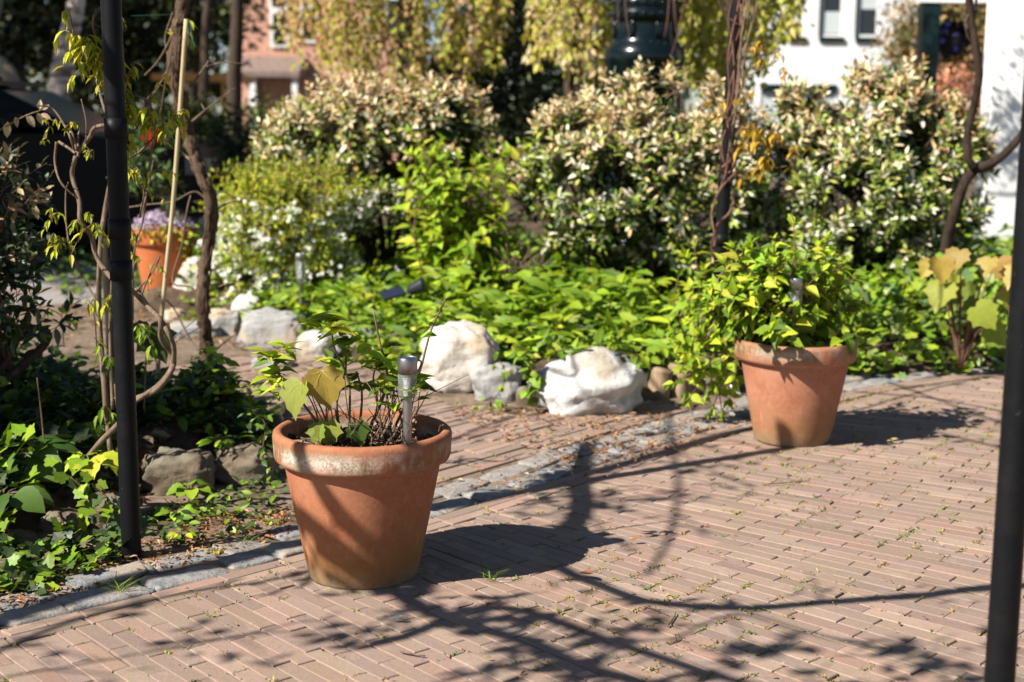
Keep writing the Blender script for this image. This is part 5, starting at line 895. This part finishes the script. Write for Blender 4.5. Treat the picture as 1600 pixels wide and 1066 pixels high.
# --- unseen trees added left of the view, crowns placed for their shade
tree('added_shade_tree', 'unseen leafy tree added left of the view to shade the left bed', [(-1100, 330), (-1100, 100)], .2, [((-5.6, 3.05, 3.6), (.9, .7, .55)), ((-4.35, 3.55, 3.0), (.65, .5, .4)), ((-6.5, 3.5, 3.9), (1.1, .8, .7))], 480, .09, GR, 231, 3.9, cl=22)
tree('added_shade_tree', 'large unseen tree added far left of the view to shade the parked car', [(-900, 330), (-900, 100)], .3, [((-9.3, 9.9, 6.0), (2.6, 1.6, 1.6)), ((-8.2, 9.4, 5.0), (1.6, 1.2, 1.0)), ((-11.5, 11, 6.5), (2.8, 2.0, 2.0)), ((-9.8, 9.6, 4.6), (1.8, 1.1, .9))], 1100, .21, GR, 232, 9.0, cl=22)
tree('added_shade_tree', 'tall unseen tree added off to the left to shade the dark evergreens', [(-500, 200), (-500, 0)], .3, [((-15, 18, 9), (4, 3, 3)), ((-13, 16, 7), (3, 3, 2))], 600, .2, GR, 233, 17, cl=20)

tree('wall_shadow_tree', 'tree added to cast leaf shadow on the white wall, trunk hidden behind the far black post, crown above the view', [(1136, 300), (1141, 60), (1150, -100)], .035, [((2.45, 11.7, 3.35), (.55, .45, .4)), ((3.0, 11.6, 3.9), (.6, .5, .4))], 150, .06, GR, 234, 11.9, cl=12)  # added to cast leaf shadow on the white wall; crown out of view
# --- dark green cast iron column
c = P(1008, 60, 11.8); R = wpx(52, 11.8); zt = lambda py: zpx(py, 11.8); t = thing('iron_column', 'glossy dark green ornate cast iron column with beaded band and flared foot', 'column', (c.x, 11.8, 0)); o = Vector((c.x, 11.8, 0))
b = MB(); lathe(b, [(R*1.35, 0), (R*1.35, .25), (R*1.15, .3), (R*1.12, zt(102)), (R*1.18, zt(98)), (R*1.20, zt(86)), (R*1.17, zt(76)), (R*1.02, zt(68)), (R*.94, zt(58)), (R*.92, zt(36)), (R*.93, zt(33))], o, 40); b.build('base', M['iron'], t, True)
b = MB(); lathe(b, [(R*.93, zt(33)), (R*1.0, zt(31)), (R*1.04, zt(26)), (R*1.04, zt(18)), (R*.98, zt(13)), (R*1.0, zt(10)), (R*1.03, zt(6)), (R*.96, zt(0)), (R*.9, zt(-40)), (R*.75, zt(-60)), (R*.7, zt(-300))], o, 40); b.build('shaft', M['iron'], t, True)
for py, k, s in ((22, 26, .020), (67, 30, .016), (4, 26, .018)):
    b = MB(); Rr = R*(1.05 if py != 67 else 1.0)
    for i in range(k): a = i*2*math.pi/k; stone(b, (o.x+Rr*math.cos(a), o.y+Rr*math.sin(a), zt(py)), (s*1.6, s*1.6, s*1.6), 0, 0, 0, 1, 8, 6)
    b.build('beaded_band', M['iron'], t, True)
b = MB()
for i in range(8):
    a = i*2*math.pi/8+.3; stone(b, (o.x+R*.95*math.cos(a), o.y+R*.95*math.sin(a), zt(46)), (.05, .05, .14), a, i, .25, .8, 12, 10)
b.build('ornament', M['iron'], t, True)

# --- white house on the right
D = 30.0; x0, x1 = PX(1180, D), PX(1432, D); zb = zpx(132, D, 1250); t = thing('white_house', 'white rendered house with narrow windows behind the right silvery shrub', 'house', (x0, D, 0))
wins = [(1228, 1252), (1277, 1311), (1333, 1367)]; sill, head = zpx(62, D, 1300), zpx(62, D, 1300)+1.55
b = MB(); wx0 = x0-1.0; edges = [wx0]+[PX(a, D) for w_ in wins for a in w_]+[x1]
wall(b, wx0, x1, D, zb, sill-.001); wall(b, wx0, x1, D, head, 7.5)
for i in range(0, len(edges), 2): wall(b, edges[i], edges[i+1], D, sill, head-.001)
wall(b, PX(1305, D), x1, D, -.1, zb-.002); wall(b, wx0, PX(1188, D), D, -.1, zb-.002); b.build('wall', M['white_wall'], t)
for i, (a, e) in enumerate(wins):
    xa, xe = PX(a, D), PX(e, D); b = MB(); f = .055
    box(b, (xa, D+.02, sill), (xa+f, D+.10, head)); box(b, (xe-f, D+.02, sill), (xe, D+.10, head)); box(b, (xa+f, D+.02, head-f), (xe-f, D+.10, head)); box(b, (xa+f, D+.02, sill+.05), (xe-f, D+.10, sill+.05+f)); fr = b.build('window', M['white_paint'], t)
    b = MB(); box(b, (xa-.03, D-.06, sill-.05), (xe+.03, D+.03, sill+.045)); b.build('sill', M['dark_green'], t)
    b = MB(); box(b, (xa-.045, D-.025, sill+.05), (xa-.002, D-.002, head)); b.build('shutter_edge', M['dark_green'], t)
    b = MB(); box(b, (xa+f, D+.05, sill+.05+f), (xe-f, D+.07, head-f)); b.build('glass', M['glass_dark'], t)
    b = MB(); zm = zpx(18, D, a); bz = (sill+.12, zm) if i != 2 else (zpx(14, D, a), head-f); box(b, (xa+f+.004, D+.035, bz[0]), (xe-f-.004, D+.045, bz[1])); b.build('blind', M['glass_pale'], t)
b = MB(); box(b, (PX(1188, D), D-.05, zb-.16), (PX(1305, D), D+.1, zb-.002)); b.build('lintel', M['dark_green'], t)
b = MB(); box(b, (PX(1188, D), D+.03, -.1), (PX(1305, D), D+.08, zb-.162)); b.build('garage_door', M['glass_pale'], t)
# porch: dark green post, white beam, white wall
D = 13.6; t = thing('porch_post', 'dark green square porch post carrying a white beam', 'post', (PX(1440, D), D, 0)); b = MB(); xa, xe = PX(1434, D), PX(1461, D); box(b, (xa, D, 0), (xe, D+.17, zpx(4, D, 1440))); b.build('post', M['dark_green'], t)
b = MB(); box(b, (xa-.02, D-.02, zpx(4, D, 1440)), (PX(1558, D), D+.2, zpx(4, D, 1440)+.30)); b.build('beam', M['white_paint'], t)
t = thing('white_wall', 'plain white wall at the right edge with dappled leaf shadow at its foot', 'wall', (PX(1556, 13.2), 13.2, 0)); b = MB(); box(b, (PX(1549, 13.2), 13.2, zpx(368, 13.2)), (PX(1549, 13.2)+3.2, 13.5, 4.5)); b.build('wall_face', M['white_wall'], t)
b = MB(); box(b, (PX(1549, 13.2)+.01, 13.21, -.1), (PX(1549, 13.2)+3.2, 13.48, zpx(368, 13.2)-.002)); b.build('plinth', M['dark_green'], t)
# hanging basket and pale bottle shaped ornament
r = np.random.default_rng(240); c = P(1487, 60, 14.0); t = thing('hanging_basket', 'dark round hanging basket with a few violet flowers under the porch beam', 'hanging basket', c); b = MB(); lathe(b, [(.001, -.17), (.10, -.15), (.15, -.05), (.16, .02)], c, 24); b.build('basket', M['black_plastic'], t, True)
fo = MB(); n = 520; u = sph(r, n); scatter(fo, OVAL, np.array(c)+u*.15*r.uniform(.6, 1.05, (n, 1)), u+r.normal(0, .4, (n, 3)), sph(r, n), r.uniform(.04, .07, n), pal(r, n, [(.010, .012, .018), (.015, .02, .015)])); fo.build('plant', M['leaf'], t)
fl = MB()
for px, py in ((1478, 49), (1493, 56), (1473, 64), (1492, 77), (1481, 40)):
    fl = MB(); k = 9; scatter(fl, PETAL5, np.array(P(px, py, 13.82))+r.normal(0, .010, (k, 3)), sph(r, k), nrm(np.array([[-.3, -1, .2]])+r.normal(0, .2, (k, 3))), np.full(k, .045), pal(r, k, [(.16, .12, .62), (.22, .16, .70)])); fl.build('violet_flower', M['petal'], t)
b = MB(); tube(b, [c+Vector((0, 0, .1)), c+Vector((0, 0, .6))], .004, 5); b.build('hanger', M['black_steel'], t)
c = P(1461, 92, 14.3); b = MB(); lathe(b, [(.001, -.02), (.05, -.02), (.055, .06), (.05, .14), (.028, .18), (.02, .21), (.03, .22), (.001, .23)], c, 20); tube(b, [c-Vector((0, 0, c.z)), c], .02, 8); tag(b.build('garden_ornament', m_plain('pale_blue_glaze', (.42, .48, .58), .3), None, True), 'pale blue bottle shaped ornament on a stake beside the green porch post', 'ornament')

# --- brick house and orange timber shelter on the left
D = 36.0; t = thing('brick_house', 'red brick house with a white framed bay window behind the trees', 'house', (PX(375, D), D, 0)); b = MB(); box(b, (PX(376, D), D, -.1), (PX(640, D), D+6, 8)); b.build('wall', M['house_brick'], t)
b = MB(); za, zb_ = zpx(118, D), zpx(92, D); xa, xe = PX(374, D), PX(480, D); b.add([(xa, D-1.3, za), (xe, D-1.3, za), (xe, D-.01, zb_), (xa, D-.01, zb_), (xa, D-1.3, za-.12), (xe, D-1.3, za-.12), (xe, D-.01, za-.12), (xa, D-.01, za-.12)], None, [(0, 1, 2, 3), (4, 7, 6, 5), (0, 4, 5, 1), (1, 5, 6, 2), (3, 2, 6, 7), (0, 3, 7, 4)]); b.build('bay_roof', M['roof_tile'], t)
for px in (383, 405, 468): b = MB(); box(b, (PX(px, D), D-1.2, .2), (PX(px+8, D), D-1.02, za-.125)); b.build('white_pillar', M['white_paint'], t)
b = MB(); box(b, (PX(391, D), D-.2, .8), (PX(404, D), D-.05, za-.2)); b.build('window_pane', M['glass_pale'], t)
for px, py in ((425, 78), (424, 20), (470, 70), (600, 55), (575, 60), (615, 62)):
    b = MB(); x_, z_ = PX(px, D), zpx(py, D); box(b, (x_, D-.06, z_), (x_+.45, D-.004, z_+.9)); w_ = b.build('window', M['white_paint'], t); b = MB(); box(b, (x_+.07, D-.075, z_+.08), (x_+.38, D-.062, z_+.82)); b.build('pane', M['glass_dark'], t)
D = 25.0; t = thing('timber_shelter', 'orange timber shelter with a flat roof edge behind the bamboo cane', 'shelter', (PX(265, D), D, 0)); b = MB(); box(b, (PX(238, D), D, zpx(131, D)), (PX(356, D), D+2.5, zpx(120, D))); b.build('roof', M['orange_wood'], t)
for px in (268, 345): b = MB(); box(b, (PX(px, D), D+.1, -.1), (PX(px+7, D), D+.25, zpx(131, D)-.002)); b.build('post', M['orange_wood'], t)
